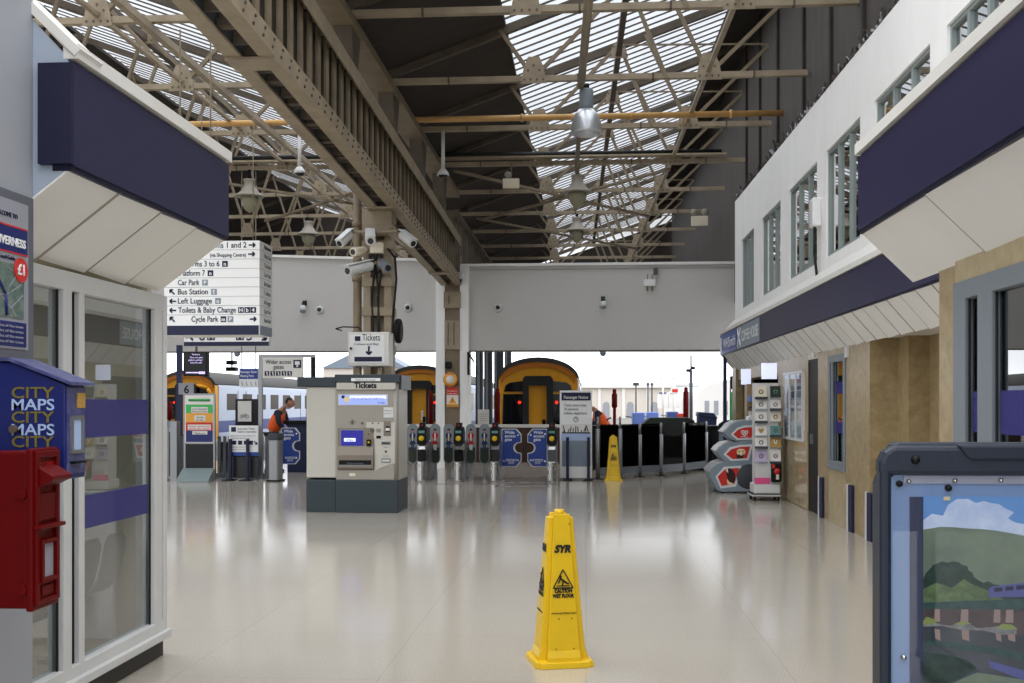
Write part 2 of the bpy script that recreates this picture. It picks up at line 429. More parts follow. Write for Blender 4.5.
b.m('interior_dark').box(WR + .35, 3, 5.6, 7.2, 23.6, 5.66).box(5.2, 3.3, 3.3, 5.3, 23.3, 5.6).box(WR + .35, 3.3, 3.25, 7, 23.3, 3.32)
b.m('grime_wall').box(WR - .02, 3, 5.62, WR, 3.02, 5.7)
struct(b.build('wall_right_upper'))
for k, (a, c) in enumerate(wins):
    fr = MB(); X = WR + .03; t = .045
    fr.box(X, a, ZB, X + .08, a + t, ZT).box(X, c - t, ZB, X + .08, c, ZT).box(X, a, ZB, X + .08, c, ZB + t).box(X, a, ZT - t, X + .08, c, ZT)
    w3 = (c - a) / 3
    for q in (1, 2): fr.box(X, a + w3 * q - .03, ZB, X + .08, a + w3 * q + .03, ZT)
    f = struct(fr.build('window_%d' % (k + 1), 'window_frame'))
    g = MB(); g.box(X + .035, a + .02, ZB + .02, X + .045, c - .02, ZT - .02); g.build('glass', 'window_glass', f)
    bl = MB()
    for q in range(3):
        y0 = a + w3 * q + .06
        for j in range(3):
            yy = y0 + (w3 * .14) * (j + (3 if (k + q) % 2 else 0)); bl.box(X + .3, yy, ZB, X + .31, yy + w3 * .11, ZT)
    bl.build('vertical_blind', 'blind', f)
# dark boarded wall and grime above the upper storey
b = MB(); b.m('grime_wall').box(3.55, 3, 5.7, 3.75, 44, 10.2).box(3.55, 23.65, 4.0, 3.75, 44, 5.7)
for y in [13.6, 15.4, 17.3, 19.6, 21.6, 23.4]: b.m('dark_board').box(3.5, y, 6.0, 3.56, y + .1, 10)
struct(b.build('wall_right_boarded'))
b = MB(); b.m('grime_wall'); rnd = random.Random(3)
for k in range(1500):
    y = 7 + 16.4 * rnd.random() ** 1.3 + .3 * math.sin(k * .37); z = 5.70 + (y - 3) * .37 / 20.6; h = .02 + .2 * rnd.random() ** 3; x = WR + .05 + .14 * rnd.random()
    q = rnd.uniform(-.2, .2); b.m('grime_wall' if k % 6 else 'pier_grey').bar((x, y, z - .01), (x + rnd.uniform(-.1, .06), y + q, z + h), .015, .03)
o = b.build('bird_spike_litter'); o['kind'] = 'stuff'; o['label'] = 'dark nest litter and bird spikes along the top of the white wall'
# ---- roof boards
VAL = 7.0; SL = .36; GX = -3.26
zr = lambda x: VAL + SL * (x - GX); zl = lambda x: VAL + SL * (GX - x)
def slope_board(name, xa, xb, fz, y0=10.2, y1=44.2, drift=0):
    b = MB(); t = .08; s = -drift * (y1 - 14); s0 = -drift * (y0 - 14)
    b.hexa([(xa + s0, y0, fz(xa)), (xb + s0, y0, fz(xb)), (xb + s, y1, fz(xb)), (xa + s, y1, fz(xa)), (xa + s0, y0, fz(xa) + t), (xb + s0, y0, fz(xb) + t), (xb + s, y1, fz(xb) + t), (xa + s, y1, fz(xa) + t)])
    return struct(b.build(name, 'dark_board'))
DR = .012
slope_board('ceiling_valley', GX, -1.3, zr)
slope_board('ceiling_eaves', 2.85, 4.4, zr, drift=.014)
slope_board('ceiling_gutter', -3.95, GX, lambda x: VAL)
RX = -11.5
slope_board('ceiling_far_slope', -24, RX, lambda x: zl(RX) - SL * (RX - x))
b = MB(); b.m('dark_board').prism([(-24, 4.9), (3.9, 4.9), (3.9, zr(3.2) - .02), (GX, VAL - .02), (RX, zl(RX) - .02), (-24, zl(RX) - SL * 12.5 - .02)], 44.25, 44.4)
struct(b.build('wall_gable'))
# ================================================================== ROOF STEEL
TZ = 6.85; NB = 12; BY = [11 + 3 * k for k in range(NB)]
def gusset(b, x, y, z, w=.42, h=.34):
    b.m('steel_cream').prism([(x - w / 2, z - .09), (x + w / 2, z - .09), (x + w / 2 - .05, z + h * .5), (x + w * .22, z + h), (x - w * .22, z + h), (x - w / 2 + .05, z + h * .5)], y - .075, y - .06)
    b.m('rivet')
    for u, v in ((-.15, -.03), (-.05, -.03), (.05, -.03), (.15, -.03), (-.09, .12), (.09, .12), (0, .2)): b.cyl((x + u, y - .085, z + v), (x + u, y - .075, z + v), .018, n=6)
def make_truss(side):
    r = thing('roof_truss', '', 'roof truss', (0, 0, 0))
    s = (lambda x: x) if side == 'R' else (lambda x: x)
    z = zr if side == 'R' else zl
    if side == 'R':
        e0, e1 = GX, 3.55; A, B, T1, T2 = -.8, 2.0, .7, 1.2
        struts = [((A, TZ), (-1.35, zr(-1.35))), ((A, TZ), (T1, zr(T1))), ((T1, zr(T1)), (1.33, TZ)), ((B, TZ), (T2, zr(T2))), ((B, TZ), (3.5, TZ + 1.5)), ((T1, zr(T1) - .05), (3.5, zr(T1) - .05))]
        gs = [(A, TZ), (B, TZ)]; gt = [T1]
        raf = [((e0, zr(e0)), (3.55, zr(3.55)))]
    else:
        e0, e1 = -22, GX; A, B, T1 = -6.67, -10.5, -8.6
        struts = [((A, TZ), (-5.7, zl(-5.7))), ((A, TZ), (T1, zl(T1))), ((T1, zl(T1)), (-9.3, TZ)), ((B, TZ), (-9.6, zl(-9.6))), ((B, TZ), (RX, zl(RX))), ((-4.9, TZ), (-4.6, zl(-4.6)))]
        gs = [(A, TZ), (B, TZ)]; gt = [T1]
        raf = [((RX, zl(RX)), (GX, zl(GX))), ((-22, zl(RX) - SL * 10.5), (RX, zl(RX)))]
    b = MB(); b.m('steel_cream').box(e0, -.05, TZ - .045, e1, .05, TZ + .045)
    for x in ([-2.2, -.1, 1.1, 2.7] if side == 'R' else [-4.6, -7.8, -9.2, -12]): b.m('steel_dirty').box(x, -.06, TZ - .05, x + .03, .06, TZ + .05)
    b.build('tie_beam', None, r)
    b = MB()
    for p, q in raf: b.m('steel_dirty').bar((p[0], 0, p[1] - .07), (q[0], 0, q[1] - .07), .1, .13)
    b.build('rafter', None, r)
    for k, (p, q) in enumerate(struts):
        b = MB(); tt = .03 if k == len(struts) - 1 else .06
        b.bar((p[0], -.04, p[1]), (q[0], -.04, q[1] - .05), tt, tt); b.build('strut', 'steel_tan', r)
    for x, zz in gs:
        b = MB(); gusset(b, x, 0, zz); b.build('gusset_plate', None, r)
    for x in gt:
        b = MB(); gusset(b, x, 0, z(x) - .22, .36, .2); b.build('gusset_plate', None, r)
    return r
for side in 'RL':
    p = make_truss(side)
    for k, y in enumerate(BY):
        o = p if k == 0 else dup(p)
        dx = -.014 * (y - 14) if side == 'R' else 0
        o.location = (dx, y, 0); LOC[o.name] = Vector((0, 0, 0))
        o['label'] = '%s steel roof truss from the camera, %s the girder' % (ORD[k], 'over the concourse between white storey and' if side == 'R' else 'on the platform side of')
        o['group'] = 'roof trusses of the ' + ('concourse bay' if side == 'R' else 'platform bay')
# glazing between the trusses
def make_light(side):
    r = thing('rooflight', '', 'rooflight', (0, 0, 0))
    xa, xb, z = (-1.35, 2.95, zr) if side == 'R' else (RX + .05, -3.95, zl)
    up = .1
    b = MB(); b.face([(xa, 0, z(xa) + up), (xb, 0, z(xb) + up), (xb, 3, z(xb) + up), (xa, 3, z(xa) + up)])
    b.build('glass', 'roof_glass', r)
    bm = None
    for k in range(9):
        y = .17 + .333 * k
        if bm is None:
            b = MB(); b.bar((xa, 0, z(xa) + up - .025), (xb, 0, z(xb) + up - .025), .04, .022); bm = b.build('glazing_bar', 'steel_dirty', r); bm.location.y = y
        else:
            c = bm.copy(); COL.objects.link(c); c.parent = r; c.location.y = y
    return r
for side in 'RL':
    p = make_light(side)
    for k, y in enumerate(BY[:-1]):
        o = p if k == 0 else dup(p)
        o.location = (-.014 * (y - 14) if side == 'R' else 0, y, 0)
        o['label'] = 'glazed strip in %s roof bay from camera, %s girder' % (ORD[k], 'between white storey and' if side == 'R' else 'on the platform side of')
        o['group'] = 'rooflights of the ' + ('concourse bay' if side == 'R' else 'platform bay')
# longitudinal members
def longbar(name, label, cat, p, q, w, h, m):
    b = MB(); b.bar(p, q, w, h); return tag(b.build(name, m), label, cat)
longbar('roof_purlin', 'dark heavy purlin under the middle of the concourse roof glazing', 'purlin', (.74, 10.3, zr(.7) - .2), (.3, 43.9, zr(.7) - .2), .1, .14, 'steel_dirty')
longbar('bracing_runner', 'pale steel runner linking the truss plates beside the boarded wall', 'runner', (2.03, 10.3, TZ + .06), (1.6, 43.9, TZ + .06), .07, .05, 'steel_cream')
longbar('roof_purlin', 'dark angle purlin running under the platform side roof glazing', 'purlin', (-8.6, 10.3, zl(-8.6) - .2), (-8.6, 43.9, zl(-8.6) - .2), .12, .14, 'steel_dirty')
longbar('bracing_runner', 'pale runner with a dark top crossing the platform side trusses', 'runner', (-5.95, 10.3, TZ - .12), (-5.95, 43.9, TZ - .12), .1, .1, 'steel_cream')
longbar('bracing_runner', 'pale steel runner linking the truss plates above the direction sign', 'runner', (-6.67, 10.3, TZ + .06), (-6.67, 43.9, TZ + .06), .07, .05, 'steel_cream')
b = MB(); b.cyl((.13, 10.3, 6.72), (-.08, 17.0, 6.72), .06); tag(b.build('conduit_pipe', 'steel_cream'), 'pale lighting conduit running overhead to the silver bell lamp', 'conduit')
b = MB(); b.cyl((-.1, 18, 6.62), (-.2, 22.9, 6.62), .045); tag(b.build('conduit_pipe', 'steel_tan'), 'thin lighting conduit between the silver lamp and the nearer glass lantern', 'conduit')
b = MB(); b.cyl((-14, 19.3, 6.85), (3.55, 19.3, 6.85), .055)
for x in (-8.3, -6.2, -1.2, .8, 2.6): b.cyl((x, 19.3, 6.85), (x + .05, 19.3, 6.85), .075)
for x in (-9, -4.5, 1.8): b.box(x, 19.28, 6.85, x + .03, 19.98, 6.88)
tag(b.build('water_pipe', 'pipe_yellow'), 'ochre yellow pipe crossing the whole roof above a tie beam', 'pipe')
b = MB(); b.m('steel_cream').box(-8, 22.75, 6.93, 3.0, 22.95, 6.97); b.m('cable').cyl((-8, 22.8, 7.03), (2.9, 22.8, 7.0), .05).cyl((.5, 22.85, 7.0), (2.9, 22.85, 7.02), .04)
tag(b.build('cable_tray'), 'cable tray with black cables lying along the fifth tie beam', 'cable tray')
for (p, q, lab) in (((-2.9, 23, 6.72), (1.7, 29, 6.72), 'brace rising from the girder towards the far white storey'), ((1.8, 23, 6.68), (-2.9, 29, 6.68), 'brace rising from the white storey towards the far girder end'),
                  ((-3.6, 23, 6.72), (-9, 29, 6.72), 'brace on the platform side starting at the girder'), ((-9, 23, 6.68), (-3.6, 29, 6.68), 'brace on the platform side ending at the girder'),
                  ((-3.0, 29, 6.72), (1.6, 35, 6.72), 'second diagonal brace beyond the lanterns, starting at the girder')):
    longbar('wind_brace', 'flat steel diagonal ' + lab, 'brace', p, q, .1, .05, 'steel_tan')
# ---- lattice girder on its two columns
def gz(y): return 5.0 - .0335 * (y - 9)                       # underside falls slightly with distance
g = thing('lattice_girder', 'riveted cream lattice girder running down the hall over the ticket machine', 'girder', (GX, 9, 5))
Y0, Y1 = 8.0, 25.4
for x in (GX - .21, GX + .13):
    b = MB(); b.m('steel_cream').bar((x + .04, Y0, gz(Y0) + .015), (x + .04, Y1, gz(Y1) + .015), .16, .03); b.bar((x + (.02 if x < GX else .1), Y0, gz(Y0) + .12), (x + (.02 if x < GX else .1), Y1, gz(Y1) + .12), .02, .2)
    b.m('rivet')
    if x > GX:
        for k in range(60):
            y = Y0 + .2 + k * .29
            for dz in (.07, .16): b.cyl((x + .11, y + (.06 if dz > .1 else 0), gz(y) + dz), (x + .125, y + (.06 if dz > .1 else 0), gz(y) + dz), .016, n=6)
    b.build('bottom_chord', None, g)
for x in (GX - .13, GX + .13):
    b = MB(); b.m('steel_cream').bar((x, Y0, gz(Y0) + 1.2), (x, Y1, gz(Y1) + 1.15), .2, .03).bar((x + (.09 if x > GX else -.09), Y0, gz(Y0) + 1.1), (x + (.09 if x > GX else -.09), Y1, gz(Y1) + 1.05), .02, .2)
    b.build('top_chord', None, g)
for k in range(44):
    y = Y0 + .25 + k * .39
    b = MB(); b.m('steel_dirty').box(GX - .1, y, gz(y) + .05, GX + .12, y + .03, gz(y) + 1.18); b.m('steel_tan').box(GX + .1, y - .05, gz(y) + .05, GX + .13, y + .09, gz(y) + 1.15)
    b.build('web_plate', None, g)
for y in (10.0, 16.6, 23.2):
    b = MB(); b.box(GX - .25, y, gz(y) - .03, GX + .25, y + .34, gz(y)); b.build('batten_plate', 'steel_cream', g)
for k in range(23):
    y = 8.6 + k * .75
    b = MB(); b.box(GX - .1, y, gz(y) + .05, GX + .12, y + .12, gz(y) + .12); b.build('lacing_plate', 'steel_dirty', g)
for y in BY[:5]:
    b = MB(); b.prism([(y - .1, gz(y) + 1.2), (y + .1, gz(y) + 1.2), (y + .3, 6.62), (y - .3, 6.62)], GX - .08, GX + .16, 'yz'); b.build('bracket', 'steel_dirty', g)
b = MB(); b.m('steel_tan').box(GX - .2, 10.3, 6.6, GX + .2, 25.4, 6.64).box(GX + .14, 10.3, 6.64, GX + .16, 25.4, 6.8).box(GX - .16, 10.3, 6.64, GX - .14, 25.4, 6.8); b.build('gutter_beam', None, g)
b = MB(); b.hexa([(GX - .13, Y0, gz(Y0) + .05), (GX - .11, Y0, gz(Y0) + .05), (GX - .11, Y1, gz(Y1) + .05), (GX - .13, Y1, gz(Y1) + .05), (GX - .13, Y0, gz(Y0) + 1.15), (GX - .11, Y0, gz(Y0) + 1.15), (GX - .11, Y1, gz(Y1) + 1.1), (GX - .13, Y1, gz(Y1) + 1.1)]); b.build('web_sheet', 'column_dark', g)
# second, continuing girder beyond the fascia
b = MB(); b.m('steel_dirty').box(GX - .15, 25.42, 5.0, GX + .15, 44, 5.15).box(GX - .15, 25.42, 6.2, GX + .15, 44, 6.3)
for k in range(30): b.box(GX - .05, 26 + k * .6, 5.1, GX + .05, 26.1 + k * .6, 6.25)
tag(b.build('girder_extension'), 'dark far length of girder beyond the grey fascia wall', 'girder')
# near column
c = thing('steel_column', 'cream box column behind the ticket machine carrying cameras', 'column', (-3.39, 17, 0))
b = MB(); zt = gz(17)
b.m('steel_cream').box(-3.62, 16.9, 0, -3.50, 17.25, zt).box(-3.28, 16.9, 0, -3.16, 17.25, zt).box(-3.5, 17.1, 0, -3.28, 17.2, zt)
for z in (2.4, 3.02, 3.5, 4.1, 4.55): b.box(-3.64, 16.86, z, -3.14, 17.25, z + .14)
b.build('post', None, c)
b = MB(); b.box(-3.63, 16.84, 4.35, -3.15, 16.9, 4.76); b.build('cap_plate', 'steel_cream', c)
b = MB(); b.cyl((-3.75, 17.05, 0), (-3.75, 17.05, 5.3), .07)
for z in (1.9, 2.7, 3.6, 4.5): b.cyl((-3.75, 17.05, z), (-3.75, 17.05, z + .08), .09)
b.build('rainwater_pipe', 'steel_tan', c)
b = MB(); b.m('cable')
for x, q in ((-3.44, .03), (-3.38, -.02), (-3.33, .04)): b.tube([(x, 16.86, 4.05), (x + q, 16.8, 3.85), (x, 16.84, 3.6), (x - q, 16.86, 3.3), (x, 16.86, 2.4)], .016)
b.tube([(-3.2, 16.82, 4.1), (-3.08, 16.8, 3.95), (-3.06, 16.82, 3.6), (-3.12, 16.84, 3.0), (-3.14, 16.86, 2.4)], .018).tube([(-3.5, 16.8, 4.0), (-3.46, 16.74, 3.72), (-3.36, 16.72, 3.68), (-3.26, 16.76, 3.78)], .018)
b.build('cable', None, c)
# far column
c = thing('steel_column', 'far girder column between white casings, carrying round and warning signs', 'column', (-3.2, 25.3, 0))
b = MB(); b.m('white_wall').box(-3.64, 25.3, 0, -3.42, 25.9, 4.95).box(-3.05, 25.3, 0, -2.84, 25.9, 4.95); b.build('casing', None, c)
b = MB(); b.m('steel_tan').box(-3.42, 25.34, 0, -3.05, 25.6, 5.2); b.m('steel_cream').box(-3.44, 25.24, 3.9, -3.03, 25.34, 4.3).box(-3.42, 25.26, 2.9, -3.05, 25.34, 3.6)
b.m('rivet').box(-3.32, 25.22, 4.0, -3.30, 25.26, 4.2).box(-3.34, 25.25, 3.0, -3.32, 25.27, 3.55).box(-3.2, 25.25, 3.0, -3.18, 25.27, 3.55); b.build('post', None, c)
b = MB(); b.box(-3.4, 25.2, 2.44, -3.26, 25.34, 2.6); b.build('junction_box', 'black', c)
# ================================================================== CANOPIES
def canopy(side, xw, xb, y0, y1, label, zi=2.32, zb=2.65, zt=3.12, ztop=3.42, xtop=None, panel=.62, box0=None, endtop=None):
    s = 1 if side == 'R' else -1; xt = xw if xtop is None else xtop
    c = thing('shop_canopy', label, 'canopy', (xw, y0, zi))
    b = MB(); b.m('canopy_white')
    b.hexa([(xb, y0, zt), (xt, y0, ztop), (xt, y1, ztop), (xb, y1, zt), (xb, y0, zt + .03), (xt, y0, ztop + .03), (xt, y1, ztop + .03), (xb, y1, zt + .03)])
    b.box(xb - s * .02, y0, zt - .005, xb + s * .05, y1, zt + .06)
    b.build('top_flashing', None, c)
    bx0 = y0 if box0 is None else box0
    b = MB(); b.box(xb, bx0, zb + .01, xb + s * .1, y1, zt - .02); b.build('fascia_board', 'navy', c)
    b = MB(); b.box(xb + s * .012, y0, zb - .012, xb + s * .1, y1, zb + .012); b.build('lower_trim', 'navy_dark', c)
    n = max(1, int((y1 - y0) / panel)); d = (y1 - y0) / n
    for k in range(n):
        b = MB(); a, e = y0 + k * d + .005, y0 + (k + 1) * d - .005; q = .005 * ((k * 7) % 3)
        b.hexa([(xb + s * .015, a, zb + q), (xw, a, zi + q), (xw, e, zi - q), (xb + s * .015, e, zb - q), (xb + s * .015, a, zb + q + .02), (xw, a, zi + q + .02), (xw, e, zi - q + .02), (xb + s * .015, e, zb - q + .02)])
        b.build('soffit_panel', 'soffit', c)
        if k:
            b = MB(); b.bar((xb + s * .015, a - .004, zb - .003), (xw, a - .004, zi - .003), .006, .012); b.build('soffit_seam', 'seam', c)
    for y, nm in ((y0, 'end_plate'), (y1 - .02, 'end_plate')):
        b = MB(); b.prism([(xb + s * .03, zb), (xw, zi + .01)] + ([(xt, ztop)] if endtop is None or y > y0 else [(xw, endtop)]) + [(xb + s * .03, zt)], y + .002, y + .018); b.build(nm, 'end_plate', c)
    return c
cf = canopy('R', WR, 3.0, 6.2, 23.75, 'long navy shop canopy with a coffee house sign on the far stone building', panel=.46)
Yc = lambda px: yX(px, 3.0)
b = MB(); b.box(2.985, Yc(760), 2.67, 3.0, Yc(737.6), 3.09); b.build('sign_panel', 'sign_grey', cf)
b = MB(); b.box(2.985, Yc(737.2), 2.67, 3.0, 23.72, 3.09); b.build('sign_panel', 'blue_sign', cf)
text('COFFEE HOUSE', .2, (2.982, Yc(742.5), 2.78), 'white', cf, '-x', width=Yc(742.5) - Yc(759))
b = MB(); ym = Yc(739.8)
for u in (-1, 1): b.bar((2.98, ym - u * .2, 2.72), (2.98, ym + u * .2, 3.04), .06, .012, (1, 0, 0))
b.build('crossed_mark', 'white', cf)
text('WHSmith', .22, (2.982, Yc(724), 2.77), 'white', cf, '-x', width=Yc(724) - Yc(736))
b = MB(); b.box(2.98, Yc(722.5), 2.72, 2.985, Yc(721), 3.04); b.build('logo_block', 'white', cf)
cn = canopy('R', 2.0, 1.67, -2, 6.6, 'near navy canopy over the grey framed shop window beside the landscape board', zi=2.34, zb=2.65, zt=3.13, ztop=3.32, xtop=2.25, panel=1.15)
struct_box = MB(); struct_box.m('white_wall').box(2.1, -2, 2.36, 3.3, 6.4, 3.28); struct(struct_box.build('trim_1'))
cl = canopy('L', -2.71, -2.26, 4.5, 6.52, 'white canopy with a wide navy board over the glazed corner unit', zi=2.31, zb=2.64, zt=3.13, ztop=3.25, xtop=-2.38, panel=.5, endtop=3.58)
for ch in cl.children:
    if ch.name.startswith('fascia_board'):
        pass
# navy board stands proud of the end plate
b = MB(); b.m('canopy_white').bar((-2.24, 4.6, 3.15), (-2.72, 4.6, 3.61), .22, .04, (0, 0, 1)); b.build('end_flashing', None, cl)
b = MB(); b.box(-2.412, 4.47, 2.655, -2.2605, 4.52, 3.1); b.build('board_return', 'navy_dark', cl)
# ================================================================== LEFT CORNER UNIT
LX = -2.71
b = MB(); b.m('pier_grey').box(-3.2, -2, 0, -2.45, 4.5, 4.6); struct(b.build('wall_left', None, None))
b = MB(); b.m('interior_pale').box(-7.5, 6.4, 0, -6, 6.52, 3.4); b.m('interior_pale').box(-7.5, 3.0, 0, -7.4, 6.4, 3.4).box(-7.5, 2.9, 0, -3.2, 3.0, 3.4).box(-7.4, 3.0, 2.45, LX - .05, 6.5, 2.55)
b.m('canopy_white').box(-7.5, 3.0, 2.56, LX - .03, 6.5, 3.4)
struct(b.build('wall_left_room'))
def glazed_front(nm, x, s, y0, y1, zb, zt, m, muls, glass, film=True, w=.07, film_z=(1.48, 1.72), low=None):
    # one glazed opening with posts at muls
    f = MB(); d0, d1 = (x - .04, x + .05)
    f.box(d0, y0, zt - .1, d1, y1, zt).box(d0, y0, zb, d1, y1, zb + .11)
    f.box(d0 - .01, y0, zb - .005, d1 + s * .03, y1, zb + .045)
    for a, e in muls: f.box(d0, a, zb, d1, e, zt)
    o = struct(f.build(nm, m, bev=.006))
    ys = [e for a, e in muls][:-1]; ye = [a for a, e in muls][1:]
    for a, e in zip(ys, ye):
        g = MB(); g.box(x, a, zb + .08, x + .008, e, zt - .08); g.build('glass', glass, o)
        r = MB(); r.box(x + s * .012, a, zb + .1, x + s * .022, a + .012, zt - .1).box(x + s * .012, e - .012, zb + .1, x + s * .022, e, zt - .1); r.build('gasket', 'rubber', o)
        if film:
            r = MB()
            for z0, z1 in film if isinstance(film, list) else [film_z]: r.box((x + .0085 if s > 0 else x - .002), a + .014, z0, (x + .0105 if s > 0 else x - .0005), e - .014, z1)
            r.build('film_band', 'band_film', o)
    return o
muls = [(4.5, 4.58), (yX(66, LX) - .12, yX(66, LX) - .03), (yX(76, LX) - .06, yX(76, LX)), (6.33, 6.44), (6.46, 6.52)]
glazed_front('window_8', LX, 1, 4.5, 6.52, .12, 2.28, 'frame_white', muls, 'shop_glass', [(1.41, 1.62), (.92, 1.10)])
# return glazing at the corner (faces the gates)
b = MB(); b.m('interior_pale').box(-6, 6.44, 0, LX - .05, 6.5, 2.45); b.m('canopy_white').box(-4.2, 6.4, .12, -2.96, 6.44, 1.05); b.m('frame_white').box(LX - .12, 6.43, .12, LX - .03, 6.52, 2.28); struct(b.build('wall_left_return'))
b = MB(); b.box(LX - .1, 4.5, 0, LX + .03, 6.5, .12).box(-6, 6.44, 0, LX - .1, 6.5, .12); struct(b.build('baseboard_left', 'plinth_dark'))
# seats inside
b = MB(); b.box(-5.6, 4.4, 2.42, -4.2, 5.6, 2.455); tag(b.build('added_ceiling_glow', 'fill_panel'), 'added glowing ceiling panel that brightens the glazed corner unit', 'fill light')
ad_ = bpy.data.lights.new('unit_fill', 'AREA'); ad_.shape = 'RECTANGLE'; ad_.size = 1.4; ad_.size_y = 1.2; ad_.energy = 35; ao = bpy.data.objects.new('unit_fill', ad_); COL.objects.link(ao); ao.location = (-4.9, 5.0, 2.41)  # ceiling panel and area light added to brighten the glazed room
st = thing('waiting_bench', 'row of perforated metal seats backed against the corner glazing', 'bench', (-3.1, 5.6, 0))
b = MB(); b.box(-3.16, 4.7, .36, -3.1, 6.38, .42); b.build('beam', 'steel_brushed', st)
for y in (4.9, 6.2):
    b = MB(); b.box(-3.16, y, 0, -3.1, y + .06, .36).box(-3.35, y, 0, -2.92, y + .06, .03); b.build('leg', 'steel_brushed', st)
prof = [(-3.42, .455), (-3.36, .43), (-3.2, .42), (-3.05, .42), (-2.96, .45), (-2.9, .53), (-2.87, .65), (-2.85, .76), (-2.845, .8)]
for y in (4.72, 5.05, 5.38, 5.71, 6.04):
    b = MB()
    for (a, za), (c, zc) in zip(prof[:-1], prof[1:]):
        w0, w1 = [.02 + .05 * max(0, (.55 - z) * 0 + (z - .76) / .04) for z in (za, zc)]
        b.hexa([(a, y + w0, za), (c, y + w1, zc), (c, y + .32 - w1, zc), (a, y + .32 - w0, za), (a - .006, y + w0, za + .012), (c - .006, y + w1, zc + .012), (c - .006, y + .32 - w1, zc + .012), (a - .006, y + .32 - w0, za + .012)])
    b.build('seat', 'perforated', st)
# poster of the city on the pier
y1 = 4.47; p = thing('city_map_poster', 'framed welcome poster with a town map on the grey pier', 'poster', (-2.44, 3.5, 1.78))
b = MB(); b.box(-2.45, 3.45, 1.79, -2.43, y1, 2.50); b.build('frame', 'poster_frame', p)
b = MB(); b.box(-2.43, 3.5, 1.83, -2.426, y1 - .05, 2.46); b.build('sheet', 'poster_white', p)
b = MB(); b.box(-2.427, 3.5, 2.24, -2.423, y1 - .06, 2.345); b.build('title_band', 'map_blue', p)
b = MB(); b.box(-2.427, 3.5, 2.24 + .105, -2.4225, y1 - .06, 2.352).box(-2.427, 3.5, 2.234, -2.4225, y1 - .06, 2.241); b.build('title_rule', 'sign_red', p)
b = MB(); b.box(-2.427, 3.6, 1.96, -2.423, y1 - .09, 2.19); b.build('map_print', 'map_town', p)
b = MB(); b.m('poster_white')
rnd = random.Random(5)
for k in range(26):
    y = rnd.uniform(3.7, y1 - .12); z = rnd.uniform(1.98, 2.17); a = rnd.uniform(-.09, .09); b.bar((-2.4225, y - .05, max(1.965, z - a * .4)), (-2.4225, min(y + .05, y1 - .1), min(2.185, z + a)), .005, .002, (1, 0, 0))
b.m('map_blue').tube([(-2.4225, y1 - .32, 2.18), (-2.4225, y1 - .3, 2.12), (-2.4225, y1 - .24, 2.06), (-2.4225, y1 - .23, 1.97)], .008)
b.build('street_lines', None, p)
b = MB(); b.box(-2.427, 3.5, 1.84, -2.423, y1 - .07, 1.945); b.build('text_panel', 'map_blue', p)
for k in range(4): text('visitor guide and street index of the town', .012, (-2.422, y1 - .1, 1.92 - k * .022), 'poster_white', p, '+x', width=.5, align='RIGHT')
text('WELCOME TO', .019, (-2.424, y1 - .14, 2.385), 'ink', p, '+x', align='RIGHT')
text('INVERNESS', .034, (-2.4215, y1 - .08, 2.267), 'white', p, '+x', align='RIGHT', bold=.03)
text('& Local Guide', .017, (-2.424, y1 - .16, 2.205), 'ink', p, '+x', align='RIGHT')
b = MB(); b.cyl((-2.424, y1 - .12, 2.17), (-2.418, y1 - .12, 2.17), .052, n=24); b.build('price_spot', 'sign_red', p)
text('£1', .045, (-2.4165, y1 - .12, 2.15), 'white', p, '+x', align='CENTER', bold=.03)
# map dispenser
m = thing('map_dispenser', 'blue city maps vending box with a sloping lid above the red post box', 'dispenser', (-2.45, 3.99, 1.3))
FXm, ya, yb = -2.03, 3.97, 4.135
zb_, zt_ = aX(63, 480, FXm).z, aX(63, 385, FXm).z
b = MB(); b.prism([(-2.45, zb_), (FXm, zb_), (FXm, zt_), (-2.24, zt_ + .09), (-2.45, zt_ + .095)], ya, yb); b.build('case', 'map_blue', m, bev=.006)
b = MB(); b.prism([(-2.45, zt_ + .096), (-2.25, zt_ + .094), (FXm + .03, zt_ + .0), (FXm + .03, zt_ + .012), (-2.25, zt_ + .108), (-2.45, zt_ + .11)], ya - .015, yb + .02); b.build('lid', 'map_print', m)
b = MB(); b.box(FXm, ya + .01, zb_ + .02, FXm + .004, yb - .01, zt_ - .01); b.build('front_print', 'map_print', m)
b = MB(); y_, Y_ = ya + .03, yb - .035; z0, z1 = zb_ + .1, zt_ - .12
b.box(FXm, y_, z0, FXm + .014, y_ + .014, z1).box(FXm, Y_ - .014, z0, FXm + .014, Y_, z1).box(FXm, y_, z0, FXm + .014, Y_, z0 + .014).box(FXm, y_, z1 - .014, FXm + .014, Y_, z1); b.build('window_frame', 'steel_brushed', m)
b = MB(); b.box(FXm + .004, y_ + .01, z0 + .01, FXm + .007, Y_ - .01, z1 - .01); b.build('folded_map', 'map_pale', m)
b = MB(); b.box(FXm, yb - .08, zt_ - .09, FXm + .008, yb - .015, zt_ - .03); b.build('coin_plate', 'card_gold', m)
b = MB(); b.box(FXm, ya + .03, zb_ + .06, FXm + .03, yb - .05, zb_ + .07); b.build('tray_lip', 'black', m)
b = MB(); b.box(-2.415, ya - .004, zb_ + .0, -2.41, ya + .002, zt_ + .09); b.build('door_seam', 'black', m)
for k, (s_, c_) in enumerate((('CITY', 'map_gold'), ('MAPS', 'map_pale'), ('CITY', 'map_gold'), ('MAPS', 'map_pale'), ('CITY', 'map_gold'))):
    zz = aY(10, [398, 410, 422.5, 435, 447][k], ya).z
    x0 = fX(12, ya); text(s_, .043, (x0, ya - .002, zz), c_, m, '-y', width=fX(54.5, ya) - x0, bold=.015)
b = MB(); q = aY(15, 429, ya); b.cyl((q.x, ya, q.z), (q.x, ya - .02, q.z), .016); b.build('lock', 'rivet', m)
